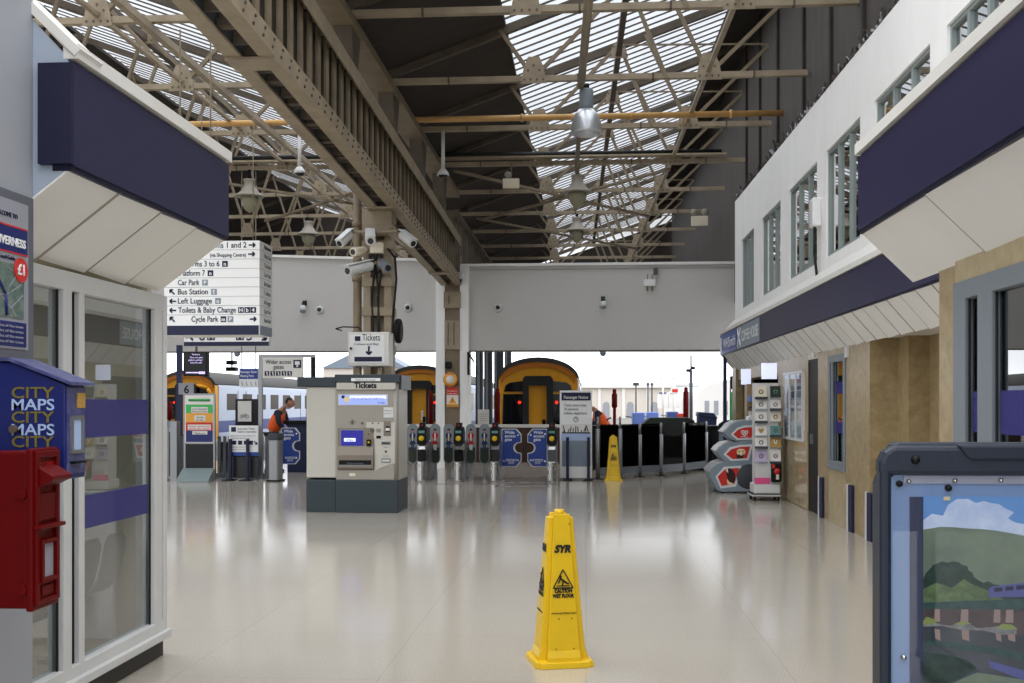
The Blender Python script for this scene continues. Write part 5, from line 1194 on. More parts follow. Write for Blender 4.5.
# ================================================================== TRAINS
def make_train(label, L=21, silver=False):
    t = thing('train', label, 'train', (0, 0, 0))
    hw, zt, ze, zb = 1.35, 3.08, 2.35, -.15
    def body(i): return [(-hw + i, zb), (hw - i, zb), (hw - i, ze)] + [((hw - i) * math.cos(a), ze + (zt - ze - i) * math.sin(a)) for a in [PI * k / 14 for k in range(1, 14)]] + [(-hw + i, ze)]
    b = MB(); b.m('train_silver').prism(body(.0), .5, L); b.build('body', None, t, smooth=False)
    b = MB(); b.m('train_yellow').prism(body(.03), .06, .5); b.build('cab_end', None, t)
    b = MB(); r0 = [((hw + .03) * math.cos(a), ze + .02 + (zt - ze + .03) * math.sin(a)) for a in [PI * k / 18 for k in range(1, 18)]]
    r1 = [((hw - .02) * math.cos(a), ze - .03 + (zt - ze - .08) * math.sin(a)) for a in [PI * k / 18 for k in range(17, 0, -1)]]
    b.prism(r0 + r1, -.02, L); b.build('roof', 'train_roof', t)
    b = MB(); b.prism([(x * .93, z - .1) for x, z in r0] + [(x * .93, z - .16) for x, z in r1], .0, .08); b.build('cab_brow', 'train_orange', t)
    for s in (1, -1):
        b = MB(); b.prism([(s * .46, 1.98), (s * 1.14, 1.98), (s * 1.1, 2.18), (s * .95, 2.28), (s * .46, 2.34)], .03, .07); b.build('upper_window', 'dark_glass', t)
    for s in (1, -1):
        b = MB(); b.prism([(s * .46, .85), (s * 1.2, .85), (s * 1.17, 1.9), (s * .46, 1.9)], .02, .07); b.build('cab_window', 'dark_glass', t, bev=.02)
        b = MB(); b.prism(rrect(min(s * .62, s * 1.02), .48, max(s * .62, s * 1.02), .68, .08), .03, .07); b.build('headlight_pocket', 'black', t)
        b = MB(); b.cyl((s * .62, .02, 1.62), (s * .62, -.005, 1.62), .05, n=12); b.build('tail_light', 'led_red', t)
        b = MB(); b.bar((s * .8, .0, 1.86), (s * .6, .0, 1.2), .03, .02, (0, -1, 0)); b.build('wiper', 'black', t)
    b = MB(); b.prism([(-.5, .2), (-.3, .2), (-.3, 2.18), (.3, 2.18), (.3, .2), (.5, .2), (.5, 2.4), (.42, 2.5), (-.42, 2.5), (-.5, 2.4)], -.22, .07); b.build('gangway_surround', 'rubber', t)
    b = MB(); b.box(-.3, -.05, .2, .3, .05, 2.18); b.build('gangway_door', 'train_yellow', t)
    b = MB(); b.box(.14, -.07, .82, .26, -.05, 1.05); b.build('door_lock', 'black', t)
    b = MB(); b.box(-.1, -.3, -.05, .1, .06, .12); b.build('coupler', 'black', t)
    for s in (1, -1):
        for k in range(8):
            y = 1.6 + k * 2.35
            b = MB(); x = s * (hw + .004); b.box(x - .02, y, 1.25, x, y + 1.5, 2.05); b.build('window', 'dark_glass', t)
        b = MB(); x = s * (hw + .004); b.box(x - .02, .5, .2, x, L, .75); b.build('lower_stripe', 'train_blue', t)
        for y in (3.2, 14.7):
            b = MB(); b.box(x - .02, y, .1, x + .01, y + .05, 2.2).box(x - .02, y + 1.25, .1, x + .01, y + 1.3, 2.2); b.build('door_edge', 'mast_grey', t)
    for y in (3, 16.5):
        for dy in (0, 2.2):
            for s in (1, -1):
                b = MB(); b.cyl((s * .7, y + dy, -.57), (s * .82, y + dy, -.57), .43, n=22); b.build('wheel', 'mast_grey', t)
        b = MB(); b.box(-.7, y - .4, -.75, .7, y + 2.6, -.4); b.build('bogie', 'mast_grey', t)
    b = MB(); b.box(-1.2, 6.5, -.6, 1.2, 14, -.15); b.build('underframe', 'mast_grey', t)
    return t
t1 = make_train('yellow fronted train with a black gangway seen straight behind the blue gate paddles')
t1.location = (fX(538, 35), 35, 0)
t2 = dup(t1, (fX(419.5, 42) - .0, 42, 0), label='yellow fronted train standing farther back between ticket machine and girder column')
b = MB(); z = 1.28; b.box(-.05, 41.93, 1.0, .05, 41.94, 1.4); bb_ = b.build('door_notice', 'card_white'); bb_.parent = t2; bb_.data.transform(Matrix.Translation((.12, -42 + .005, -.1)))
t3 = dup(t1, (fX(189, 48) - .1, 48, 0), label='silver sided train with a yellow end alongside the platform behind the signs')
t4 = dup(t1, (fX(205, 48) - .1 - .35, 69.6, 0), label='second silver coach coupled behind the train alongside the platform')
t4.location.x = t3.location.x; 
for o in (t3,):
    b = MB()
    b.m('train_yellow').tube([(.1, -.02, 2.2), (.5, -.02, 2.42), (1.0, -.02, 2.3), (1.2, -.02, 1.9), (1.22, -.02, 1.4)], .09, 10); b.build('yellow_handrail', None, o)
# rails under the trains
for o, nm in ((t1, 'under the train behind the wide gates'), (t2, 'under the farther train'), (t3, 'under the platform side train')):
    b = MB(); x = o.location.x
    for s in (1, -1): b.box(x + s * .72, o.location.y - 3, -1.0, x + s * .79, o.location.y + 45, -.99 + .0)
    r = b.build('track', 'steel_dirty'); struct(r)
# ================================================================== OUTSIDE BEYOND THE CONCOURSE
b = MB(); Yw = 110; x0, x1 = fX(575, Yw), fX(760, Yw); zt = fZ(650, 383, Yw)
b.m('far_wall').box(x0 - 14, Yw, -1, x1 + 30, Yw + 2, zt); b.m('far_pale').box(x0 - 14, Yw - .3, zt - .5, x1 + 30, Yw + 2.3, zt)
for k in range(22):
    x = x0 + .4 + k * 2.5; b.m('pier_grey').prism([(x, 0), (x + .7, 0)] + arc(x + .35, zt - 2.3, .35, 0, PI, 6), Yw - .06, Yw - .0)
    b.m('far_pale').box(x - .5, Yw - .12, 0, x - .2, Yw, zt - .5)
tag(b.build('station_wall'), 'long pale arched stone wall in the glare beyond the platforms', 'wall')
b = MB(); Y = 70; b.m('far_pale'); X0 = fX(697, Y); b.prism([(X0, 0), (X0, 1.9)] + [(X0 + 3 * (1 - math.cos(a)), 1.9 + 1.3 * math.sin(a)) for a in [PI * k / 16 for k in range(1, 9)]] + [(X0 + 9, 3.2), (X0 + 9, 0)], Y, Y + 30)
for k in range(9): b.m('pier_grey').box(X0 + .5 + k * .6, Y - .03, .8, X0 + .8 + k * .6, Y, 1.75)
tag(b.build('platform_building'), 'pale round shouldered platform building in the glare next to the lamp mast', 'building')
def part_box(name, lab, cat, px0, py0, px1, py1, Y, d, m, grp=None):
    b = MB(); b.box(fX(px0, Y), Y, max(0, fZ(px0, py0, Y)), fX(px1, Y), Y + d, fZ(px0, py1, Y)); o = b.build(name, m, None, .03); return tag(o, lab, cat, grp)
for px, lab, m_ in ((639, 'first blue luggage trolley on the far platform, above the glass barrier', 'trolley_blue'), (653, 'second blue luggage trolley on the far platform, beside the dark green lid', 'trolley_blue'), (673, 'third, darker blue luggage trolley on the far platform by the red post', 'train_blue')):
    Y = {639: 44, 653: 46.2, 673: 48.4}[px]; t = thing('luggage_trolley', lab, 'trolley', (fX(px, Y), Y, 0), 0, 'blue luggage trolleys'); x = fX(px, Y)
    b = MB(); b.box(x - .25, Y, .35, x + .25, Y + 1.2, 1.2); b.build('body', m_, t, bev=.04)
    b = MB(); b.box(x - .4, Y - .1, .3, x + .3, Y + 1.3, .38); b.build('deck', 'navy_plain', t)
    b = MB(); b.bar((x - .3, Y, 1.0), (x - .55, Y, 1.05), .04, .04); b.build('handle', 'navy_plain', t)
    for a, c in ((-.4, .1), (.3, .1), (-.4, 1.1), (.3, 1.1)):
        b = MB(); b.cyl((x + a, Y + c, .15), (x + a + .06, Y + c, .15), .15); b.build('wheel', 'rubber', t)
part_box('luggage_crate', 'small red crate on the far platform beside the darker blue trolley', 'crate', 678, 445, 683.5, 413.5, 42, .5, 'sign_red')
# dark green covered bin and navy bin
Y = 27.5; t = thing('covered_bin', 'wide dark green lidded container behind the black screen', 'container', (fX(670, Y), Y, 0))
b = MB(); b.box(fX(643, Y), Y, 0, fX(692, Y), Y + .8, fZ(670, 424, Y)); b.build('body', 'dark_green', t, bev=.02); b = MB(); zl_ = fZ(670, 424, Y); b.prism([(fX(644, Y), zl_), (fX(695, Y), zl_), (fX(694, Y), zl_ + .1), (fX(688, Y), zl_ + .17), (fX(650, Y), zl_ + .16), (fX(645, Y), zl_ + .06)], Y - .05, Y + .85); b.build('lid', 'dark_green', t, bev=.02)
Y = 27; t = thing('navy_bin', 'navy wheeled bin with a sloping lid standing beyond the barrier end', 'bin', (fX(708, Y), Y, 0))
b = MB(); b.prism([(fX(699, Y), .1), (fX(714, Y), .1), (fX(717, Y), fZ(700, 418, Y)), (fX(699, Y), fZ(700, 415, Y))], Y, Y + .6); b.build('body', 'navy_plain', t, bev=.02); b = MB(); b.prism([(fX(698, Y), fZ(700, 416, Y)), (fX(718, Y), fZ(700, 418.5, Y)), (fX(714, Y), fZ(700, 413, Y)), (fX(699, Y), fZ(700, 412, Y))], Y - .03, Y + .65); b.build('lid', 'navy_plain', t, bev=.02)
for px in (701, 713):
    b = MB(); b.cyl((fX(px, Y), Y + .5, .1), (fX(px, Y) + .05, Y + .5, .1), .1); b.build('wheel', 'rubber', t)
b = MB(); Y = 24.6; b.m('dark_panel').prism([(fX(716, Y), 0)] + [(fX(716, Y) + .02, fZ(716, 432, Y)), (fX(719, Y), fZ(716, 424, Y)), (fX(724, Y), fZ(716, 420.5, Y)), (fX(736, Y), fZ(716, 419.5, Y)), (fX(748, Y), fZ(716, 421, Y)), (fX(750, Y), 0)], Y, Y + .06); b.m('sign_grey').box(fX(719, Y), Y - .01, .3, fX(733, Y), Y, fZ(720, 430, Y))
tag(b.build('arched_screen'), 'black arch topped screen standing behind the ice cream cabinet', 'screen')
# lamp mast
Y = 60; t = thing('lamp_mast', 'slim dark mast with two lamp heads against the bright sky', 'mast', (fX(691, Y), Y, 0))
b = MB(); b.cyl((fX(691, Y), Y, 0), (fX(691, Y), Y, fZ(691, 370, Y)), .1, n=10); b.cyl((fX(691, Y), Y, fZ(691, 370, Y)), (fX(691, Y), Y, fZ(691, 355.5, Y)), .05, n=8); b.build('pole', 'mast_grey', t)
for px, py in ((688.3, 370.5), (692.8, 368)):
    b = MB(); b.box(fX(px, Y) - .12, Y - .1, fZ(px, py + 1.5, Y), fX(px, Y) + .12, Y + .1, fZ(px, py - 1.5, Y)); b.build('lamp_head', 'black', t)
b = MB(); b.bar((fX(676, Y), Y, fZ(680, 386, Y)), (fX(699, Y), Y, fZ(680, 386.5, Y)), .05, .05); b.build('crossbar', 'pier_grey', t)
# signals: pale lattice with blue boards
for px, lab in ((663, 'first'), (674, 'second')):
    Y = 80; b = MB(); b.m('far_pale').cyl((fX(px, Y), Y, 0), (fX(px, Y), Y, fZ(px, 366, Y)), .07, n=8).box(fX(px, Y) - .4, Y, 1.2, fX(px, Y) + .4, Y + .3, 2.3); b.m('train_blue').box(fX(px - 4, Y), Y - .05, fZ(px, 379, Y), fX(px + 3, Y), Y, fZ(px, 378, Y)).box(fX(px - 4, Y), Y - .05, 2.3, fX(px + 3, Y), Y, 2.4)
    tag(b.build('platform_post'), '%s pale platform post with small blue boards in the glare past the blue trolleys' % lab, 'post')
Y = 75; b = MB(); b.m('card_white').box(fX(675, Y) - .3, Y, fZ(675, 393.5, Y), fX(675, Y) + .3, Y + .1, fZ(675, 388, Y)); b.m('sign_red').box(fX(675, Y) - .2, Y - .02, fZ(675, 392.3, Y), fX(675, Y) + .2, Y, fZ(675, 389, Y)); b.m('far_pale').cyl((fX(675, Y), Y + .15, 0), (fX(675, Y), Y + .15, fZ(675, 388, Y)), .06, n=8)
tag(b.build('stop_board'), 'tiny red and white stop board on a pole in the glare', 'sign')
for px, w in ((636, 2.8), (648, 1), (652, 1)):
    Y = 60; b = MB(); z = fZ(px, 383.5, Y); b.box(fX(px - w, Y), Y, z - .12, fX(px + w, Y), Y + .1, z + .05); b.cyl((fX(px, Y), Y + .05, 0), (fX(px, Y), Y + .05, z), .04, n=6)
    tag(b.build('signal_box', 'mast_grey'), 'small grey signal head on a thin pole, %s along from the red post' % {636: 'first', 648: 'second', 652: 'third'}[px], 'signal')
Y = 36; t = thing('railway_signal', 'pair of black signal boxes hanging beside the departure screen', 'signal', (fX(229, Y), Y, 3))
for y0, y1, a, e in ((364.5, 360.5, 226, 234.5), (371, 367, 225.5, 235.5)):
    b = MB(); b.box(fX(a, Y), Y, fZ(230, y0, Y), fX(e, Y), Y + .3, fZ(230, y1, Y)); b.build('box', 'black', t)
b = MB(); b.cyl((fX(230, Y), Y + .2, fZ(230, 371, Y)), (fX(230, Y), Y + .2, 6.7), .03, n=8); b.build('hanger', 'mast_grey', t)
Y = 105; b = MB(); xb_ = fX(382, Y); b.m('far_wall').box(xb_ - 6, Y, 0, xb_ + 2, Y + 8, fZ(390, 368, Y)); b.m('sign_grey').prism([(xb_ - 6.2, fZ(390, 368, Y)), (xb_ + 2.6, fZ(390, 368, Y)), (xb_ - 1.5, fZ(390, 352, Y) + .6)], Y - .2, Y + 8)
tag(b.build('gabled_house'), 'pale stone house gable beyond the trains above the ticket machine', 'building')
# ================================================================== LAMPS
def lantern(label, px, ytop, ybot, Y):
    x = fX(px, Y); zt_, zb_ = fZ(px, ytop, Y), fZ(px, ybot, Y); h = zt_ - zb_; t = thing('glass_lantern', label, 'pendant lamp', (x, Y, zb_), 0, 'cream and glass pendant lanterns'); k = h / .76
    b = MB(); b.lathe([(0, zt_), (.14 * k, zt_), (.15 * k, zt_ - .03 * k), (.13 * k, zt_ - .06 * k), (.13 * k, zt_ - .17 * k), (.17 * k, zt_ - .21 * k), (.19 * k, zt_ - .27 * k), (.31 * k, zt_ - .37 * k), (.33 * k, zt_ - .40 * k), (.2 * k, zt_ - .40 * k), (0, zt_ - .40 * k)], (x, Y, 0), 26); b.build('canopy', 'lantern_white', t)
    b = MB(); b.lathe([(.0, zt_ - .395 * k), (.2 * k, zt_ - .395 * k), (.205 * k, zt_ - .48 * k), (.17 * k, zt_ - .6 * k), (.1 * k, zt_ - .7 * k), (.02 * k, zb_), (0, zb_)], (x, Y, 0), 26); b.build('glass_bowl', 'lantern_glass', t)
    b = MB(); b.cyl((x, Y, zt_), (x, Y, TZ - .04), .04, n=10); b.build('drop_rod', 'black', t)
lantern('nearer glass lantern hanging below the silver bell lamp in the concourse bay', 577.5, 175, 209, 23); lantern('farther glass lantern hanging in line behind the first in the concourse bay', 577, 217.5, 243.5, 29)
lantern('larger looking glass lantern hanging beside the corner canopy over the platform bay', 249.5, 179.5, 212.5, 23); lantern('smaller looking glass lantern hanging between the direction sign and camera column', 308.5, 221.5, 247, 29)
Y = 17; x = fX(586.3, Y); t = thing('bell_lamp', 'silver bell shaped lamp hanging from the roof in mid hall', 'pendant lamp', (x, Y, fZ(586, 135, Y))); z = lambda p: fZ(586, p, Y)
b = MB(); b.lathe([(.04, z(108.5)), (.13, z(110)), (.19, z(115)), (.235, z(123)), (.25, z(131)), (.25, z(134)), (.235, z(134)), (.22, z(124)), (.1, z(112)), (.03, z(111))], (x, Y, 0), 32); b.build('shade', 'lamp_alu', t)
b = MB(); b.lathe([(0, z(131.5)), (.238, z(131.5)), (.238, z(132.5)), (0, z(134))], (x, Y, 0), 32); b.build('diffuser', 'acrylic', t)
b = MB(); b.lathe([(0, z(89.5)), (.1, z(89.5)), (.115, z(91)), (.115, z(107)), (.1, z(109)), (0, z(109))], (x, Y, 0), 24); b.build('gear_box', 'lamp_grey', t)
b = MB(); b.cyl((x, Y, z(89.5)), (x, Y, TZ - .1), .05, n=10); b.build('hanger', 'black', t)
# dome cameras on poles
def dome_pole(label, px, ytop, ybot, Y, cable=True):
    x = fX(px, Y); t = thing('dome_camera', label, 'camera', (x, Y, fZ(px, ybot, Y)), 0, 'dome cameras on drop poles'); z = lambda p: fZ(px, p, Y)
    b = MB(); b.cyl((x, Y, z(ybot - 8)), (x, Y, max(TZ, z(ytop))), .035, n=10); b.build('pole', 'frame_white', t)
    b = MB(); b.lathe([(0, z(ybot - 9)), (.05, z(ybot - 9)), (.11, z(ybot - 5)), (.12, z(ybot - 2.5)), (0, z(ybot - 2.5))], (x, Y, 0), 18); b.build('cover', 'frame_white', t)
    b = MB(); b.lathe([(.09, z(ybot - 2.5)), (.085, z(ybot - 1)), (.05, z(ybot)), (0, z(ybot + .3))], (x, Y, 0), 18); b.build('dome', 'black_gloss', t)
dome_pole('white dome camera on a drop pole under the dark boarded roof', 443, 137, 178, 20.0); dome_pole('white dome camera on a drop pole over the platform bay by the lanterns', 299.5, 150, 176, 20.0)
# emergency lights
for px, py, Y, lab in ((511.5, 185, 23, 'twin lamp emergency light fixed to the roof truss before the dark boarding'), (699, 222, 29, 'twin lamp emergency light on the far truss close to the white upper storey')):
    x, z = fX(px, Y), fZ(px, py, Y); t = thing('emergency_light', lab, 'emergency light', (x, Y, z), 0, 'twin lamp emergency lights')
    k = Y / 23 * .95; b = MB(); b.box(x - .19 * k, Y - .2, z - .11 * k, x + .19 * k, Y - .1, z + .11 * k); b.build('case', 'card_cream', t, bev=.01)
    for s in ((-1, 1) if px > 600 else (-.6,)):
        b = MB(); b.lathe([(0, 0), (.07 * k, 0), (.08 * k, .03), (.05 * k, .1), (0, .11)], (x + s * .12 * k, Y - .2, z + .2 * k), 16, 'y'); b.build('lamp', 'lantern_white', t)
    b = MB(); b.bar((x, Y - .09, z), (x, Y - .05, TZ), .03, .03); b.build('bracket', 'steel_tan', t)
# ---- fixtures on the fascia
def F_(px, py): return Vector((fX(px, FY), FY, fZ(px, py, FY)))
for px, py, lab in ((498, 308, 'round eyeball camera on the grey fascia next to the far girder column'), (408, 308, 'round eyeball camera on the grey fascia beside the black disc'), (320, 310, 'round eyeball camera on the grey fascia right of the direction sign')):
    p = F_(px, py); t = thing('eyeball_camera', lab, 'camera', p, 0, 'eyeball cameras on the fascia')
    b = MB(); b.lathe([(0, -.09), (.06, -.085), (.1, -.05), (.11, 0), (0, 0)], p, 20, 'y'); b.build('housing', 'frame_white', t); b = MB(); b.lathe([(0, -.1), (.05, -.095), (.055, -.07), (0, -.07)], p + Vector((0, 0, .005)), 16, 'y'); b.build('lens', 'black_gloss', t)
for px, py, lab in ((603, 306, 'white dome camera on a wall bracket at mid fascia'), (305, 310, 'white dome camera on a wall bracket of the fascia, beside the direction sign')):
    p = F_(px, py); t = thing('bracket_camera', lab, 'camera', p, 0, 'bracket cameras on the fascia')
    b = MB(); b.lathe([(0, .1), (.05, .1), (.085, .03), (.09, -.03), (0, -.03)], p + Vector((0, -.2, 0)), 18); b.build('cover', 'frame_white', t); b = MB(); b.lathe([(.075, -.03), (.06, -.08), (0, -.1)], p + Vector((0, -.2, 0)), 18); b.build('dome', 'sign_grey', t)
    b = MB(); b.tube([p + Vector((0, -.2, .1)), p + Vector((0, -.2, .17)), p + Vector((0, 0, .17))], .025); b.box(p.x - .05, FY - .03, p.z + .11, p.x + .05, FY, p.z + .23); b.build('arm', 'dark_green', t)
for px, py, lab in ((603, 354.5, 'small dome fixed under the fascia edge at mid hall'), (236.5, 355, 'small dome fixed under the fascia edge over the departure screen')):
    p = F_(px, py); b = MB(); b.m('sign_grey').lathe([(0, .05), (.07, .05), (.08, .0), (.05, -.05), (0, -.07)], p + Vector((0, .05, .02)), 16); tag(b.build('edge_dome'), lab, 'camera', 'domes under the fascia')
p = F_(649.5, 283); t = thing('wall_box', 'white junction box with aerials high on the grey fascia', 'junction box', p)
b = MB(); b.box(p.x - .14, FY - .1, p.z - .08, p.x + .14, FY, p.z + .08); b.build('case', 'white', t, bev=.01)
for dx in (-.05, .06):
    b = MB(); b.cyl(p + Vector((dx, -.05, -.2)), p + Vector((dx, -.05, .2)), .012, n=6); b.build('aerial', 'steel_tan', t)
p = F_(655.5, 271); b = MB(); b.box(p.x - .05, FY - .12, p.z - .09, p.x + .05, FY, p.z + .06); tag(b.build('sensor_box', 'rivet'), 'small brown sensor box at the top edge of the fascia', 'sensor')
p = aY(459, 279, 25.2); t = thing('column_camera', 'white boxed dome camera at the top of the far girder column', 'camera', p)
b = MB(); b.box(p.x - .12, 25.0, p.z - .02, p.x + .12, 25.25, p.z + .14); b.build('cover', 'frame_white', t, bev=.02); b = MB(); b.lathe([(.09, 0), (.07, -.07), (0, -.1)], (p.x, 25.12, p.z - .02), 16); b.build('dome', 'black_gloss', t)
b = MB(); Y = 25.2; b.bar((fX(468.5, Y), Y, fZ(468, 352, Y)), (fX(468.5, Y), Y, fZ(468, 375, Y)), .03, .06).bar((fX(468.5, Y), Y, fZ(468, 353, Y)), (fX(474, Y), Y, fZ(468, 362, Y)), .04, .04); tag(b.build('wall_bracket', 'black'), 'black bracket arm on the white casing of the far girder column', 'bracket')
p = aY(811, 210, 15.2); p = aX(811, 213, WR - .12); t = thing('wall_speaker', 'white box loudspeaker bracketed between the upper windows', 'loudspeaker', p)
b = MB(); b.box(p.x, p.y - .12, p.z - .2, p.x + .12, p.y + .12, p.z + .2); b.build('case', 'white', t, bev=.02); b = MB(); b.box(p.x - .004, p.y - .09, p.z - .16, p.x, p.y + .09, p.z + .16); b.build('grille', 'frame_white', t)
b = MB(); b.tube([(p.x + .05, p.y, p.z - .2), (p.x + .05, p.y, p.z - .6), (p.x + .1, p.y + .05, p.z - .95)], .02); b.build('cable', 'cable', t)
# ================================================================== ICE CREAM CABINET
IY = 18.9; ix = lambda p: fX(p, IY); iz = lambda p: fZ(730, p, IY); DY = .75
ic = thing('ice_cream_cabinet', 'grey three tier ice cream cabinet with red picture panels outside the shop', 'ice cream cabinet', (ix(732), IY, 0))
def P2(pts): return [(ix(x), iz(y)) for x, y in pts]
tiers = [
    [(708.5, 472), (711, 468.5), (716, 464), (724, 461.5), (736, 461), (754, 461), (754, 491.5), (722, 492), (717.5, 490.5), (713.5, 483), (710.5, 477)],
    [(716, 451.5), (719, 448), (724, 444), (733, 442), (754, 440), (754, 462), (727, 462), (722.5, 459.5), (719.5, 456)],
    [(723.5, 432.5), (727, 429), (731, 424.5), (737, 421.5), (745, 420.5), (754, 419.5), (754, 441), (735, 441), (730, 438.5), (727, 436)]]
for pts in tiers:
    b = MB(); b.prism(P2(pts), IY, IY + DY); b.build('tier', 'icecream_grey', ic, bev=.012)
pan = [([(715.5, 476.5), (724, 467), (741.5, 465.5), (736, 486.5), (720.5, 488.5)], [(717.5, 476.5), (725, 469), (739, 467.8), (734.2, 483.8), (721.5, 486)]),
       ([(723.5, 454.5), (729.5, 447.5), (739, 445), (753, 444), (748.5, 460), (731, 461)], [(726, 454.3), (731, 449.3), (739.5, 447), (750, 446.3), (746.8, 458), (732.5, 459)]),
       ([(731, 434.5), (737, 428), (744, 425.5), (754, 425), (752.5, 439.5), (737, 440)], [(733, 434.3), (738, 429.5), (744.5, 427.5), (753.4, 427), (751.5, 437.6), (738, 438.2)])]
for o_, i_ in pan:
    b = MB(); b.prism(P2(o_), IY - .012, IY); b.build('panel_rim', 'icecream_white', ic); b = MB(); b.prism(P2(i_), IY - .018, IY - .008); b.build('red_panel', 'sign_red', ic)
def V(x, y, d=0): return Vector((ix(x), IY - .02 - d, iz(y)))
# heart of two looping strokes
b = MB(); c = [(741.2, 432), (742, 430.6), (743.6, 430.8), (744.5, 432.2), (745.4, 430.8), (747, 430.6), (747.8, 432), (746.5, 434.2), (744.5, 435.6), (742.5, 434.2), (741.2, 432)]
for p, q in zip(c[:-1], c[1:]): b.bar(V(*p), V(*q), .016, .004, (0, -1, 0))
c = [(743, 432.2), (744.5, 433.8), (746, 432.2)]
for p, q in zip(c[:-1], c[1:]): b.bar(V(*p), V(*q), .014, .004, (0, -1, 0))
b.build('heart_mark', 'white', ic); text("WALL'S", .026, (ix(744.5), IY - .02, iz(437.4)), 'white', ic, '-y', align='CENTER')
b = MB(); b.m('buff').prism(P2([(737, 450), (739.5, 448.5), (744, 449), (745.5, 452), (743, 456), (739, 456), (736.5, 453)]), IY - .024, IY - .018); b.m('choc').prism(P2([(736, 455), (743.5, 453.5), (743, 458.2), (737, 458.6)]), IY - .026, IY - .018).cyl(V(739, 451.5), V(739, 451.5, .006), .012).cyl(V(742.6, 451.2), V(742.6, 451.2, .006), .012); b.m('card_white').cyl(V(741, 454), V(741, 454, .008), .025); b.build('treat_picture', None, ic)
b = MB(); b.m('choc').prism(P2([(725.5, 470), (728, 468.2), (731.5, 468.5), (734.5, 473), (735.3, 480), (733, 483), (729.5, 482), (727, 478)]), IY - .024, IY - .018); b.m('buff').prism(P2([(726.5, 479), (729.5, 482), (733, 483.2), (732, 485.3), (727.5, 484)]), IY - .023, IY - .018); b.m('card_white').prism(P2([(725.2, 470.2), (727.5, 468.2), (728, 473)]), IY - .026, IY - .018); b.build('treat_picture', None, ic)
b = MB(); b.lathe([(0, -.02), (.2, -.02), (.22, -.005), (0, 0)], V(748.5, 476.5, -.02), 28, 'y'); b.build('wheel_arch_disc', 'mast_grey', ic)
for pts in tiers:                                              # sloping glass fronts
    q = P2(pts[:4]); b = MB()
    for (x0, z0), (x1, z1) in zip(q[:-1], q[1:]): b.hexa([(x0 - .012, IY + .04, z0 + .012), (x0, IY + .04, z0), (x0, IY + DY - .04, z0), (x0 - .012, IY + DY - .04, z0 + .012), (x1 - .012, IY + .04, z1 + .014), (x1, IY + .04, z1), (x1, IY + DY - .04, z1), (x1 - .012, IY + DY - .04, z1 + .014)])
    b.build('glass_front', 'photo_tile', ic)
b = MB()
for px in (722, 733, 748): b.box(ix(px), IY + .05, 0, ix(px + 4), IY + .15, .06)
b.build('foot', 'black', ic); b = MB(); b.box(ix(720), IY + .03, .05, ix(754), IY + DY, iz(490)); b.build('base', 'icecream_grey', ic)
b = MB(); b.prism(P2([(749, 420), (750, 416.5), (756, 415.5), (756, 420)]), IY + .1, IY + .4); b.build('top_tray', 'frame_white', ic)
# ================================================================== GREETING CARD RACK
RYk = 17.4; rx = lambda p: fX(p, RYk); rz_ = lambda p: fZ(767, p, RYk)
r = thing('card_rack', 'tall white revolving card rack full of greeting cards at the shop entrance', 'card rack', (rx(767), RYk + .25, 0))
b = MB(); b.box(rx(751.5), RYk - .02, .07, rx(781), RYk + .5, rz_(494)); b.build('base', 'frame_white', r, bev=.02); b = MB(); b.box(rx(754), RYk, rz_(494), rx(780.5), RYk + .46, rz_(484)); b.build('lower_box', 'frame_white', r, bev=.02)
b = MB(); b.box(rx(751.8), RYk - .025, rz_(494.5), rx(781), RYk + .48, rz_(493.6)); b.build('trim_line', 'black', r)
for px in (754, 778):
    for dy in (.05, .42):
        b = MB(); b.cyl((rx(px), RYk + dy, .035), (rx(px) + .03, RYk + dy, .035), .035, n=12); b.build('castor', 'black', r)
b = MB(); b.box(rx(756), RYk + .06, rz_(484), rx(779), RYk + .4, rz_(383)); b.build('tower', 'frame_white', r)
b = MB(); b.box(rx(755), RYk - .0, rz_(484), rx(770), RYk + .05, rz_(478)); b.build('pink_tray', 'pink', r)
rows_ = [(397.5, 386), (409, 400), (421.5, 412), (435.5, 426), (447, 438), (462, 450)]
cols = [(755.5, 767), (770.5, 781)]
pal = [['card_cream', 'paddle_green'], ['card_white', 'card_white'], ['card_white', 'card_cream'], ['card_white', 'card_teal'], ['card_white', 'card_gold'], ['card_lilac', 'card_white']]
lab = [['cream card with a dark motif, top of the first column', 'dark green card at the top of the second column'], ['white card in the second row, first column', 'white card in the second row, second column'], ['pale card in the third row, first column', 'speckled cream card in the third row'], ['white card with a gold heart', 'teal card beside the gold heart card'], ['white card below the gold heart', 'gold card with a white bow'], ['lilac card in the bottom row', 'white card in the bottom row']]
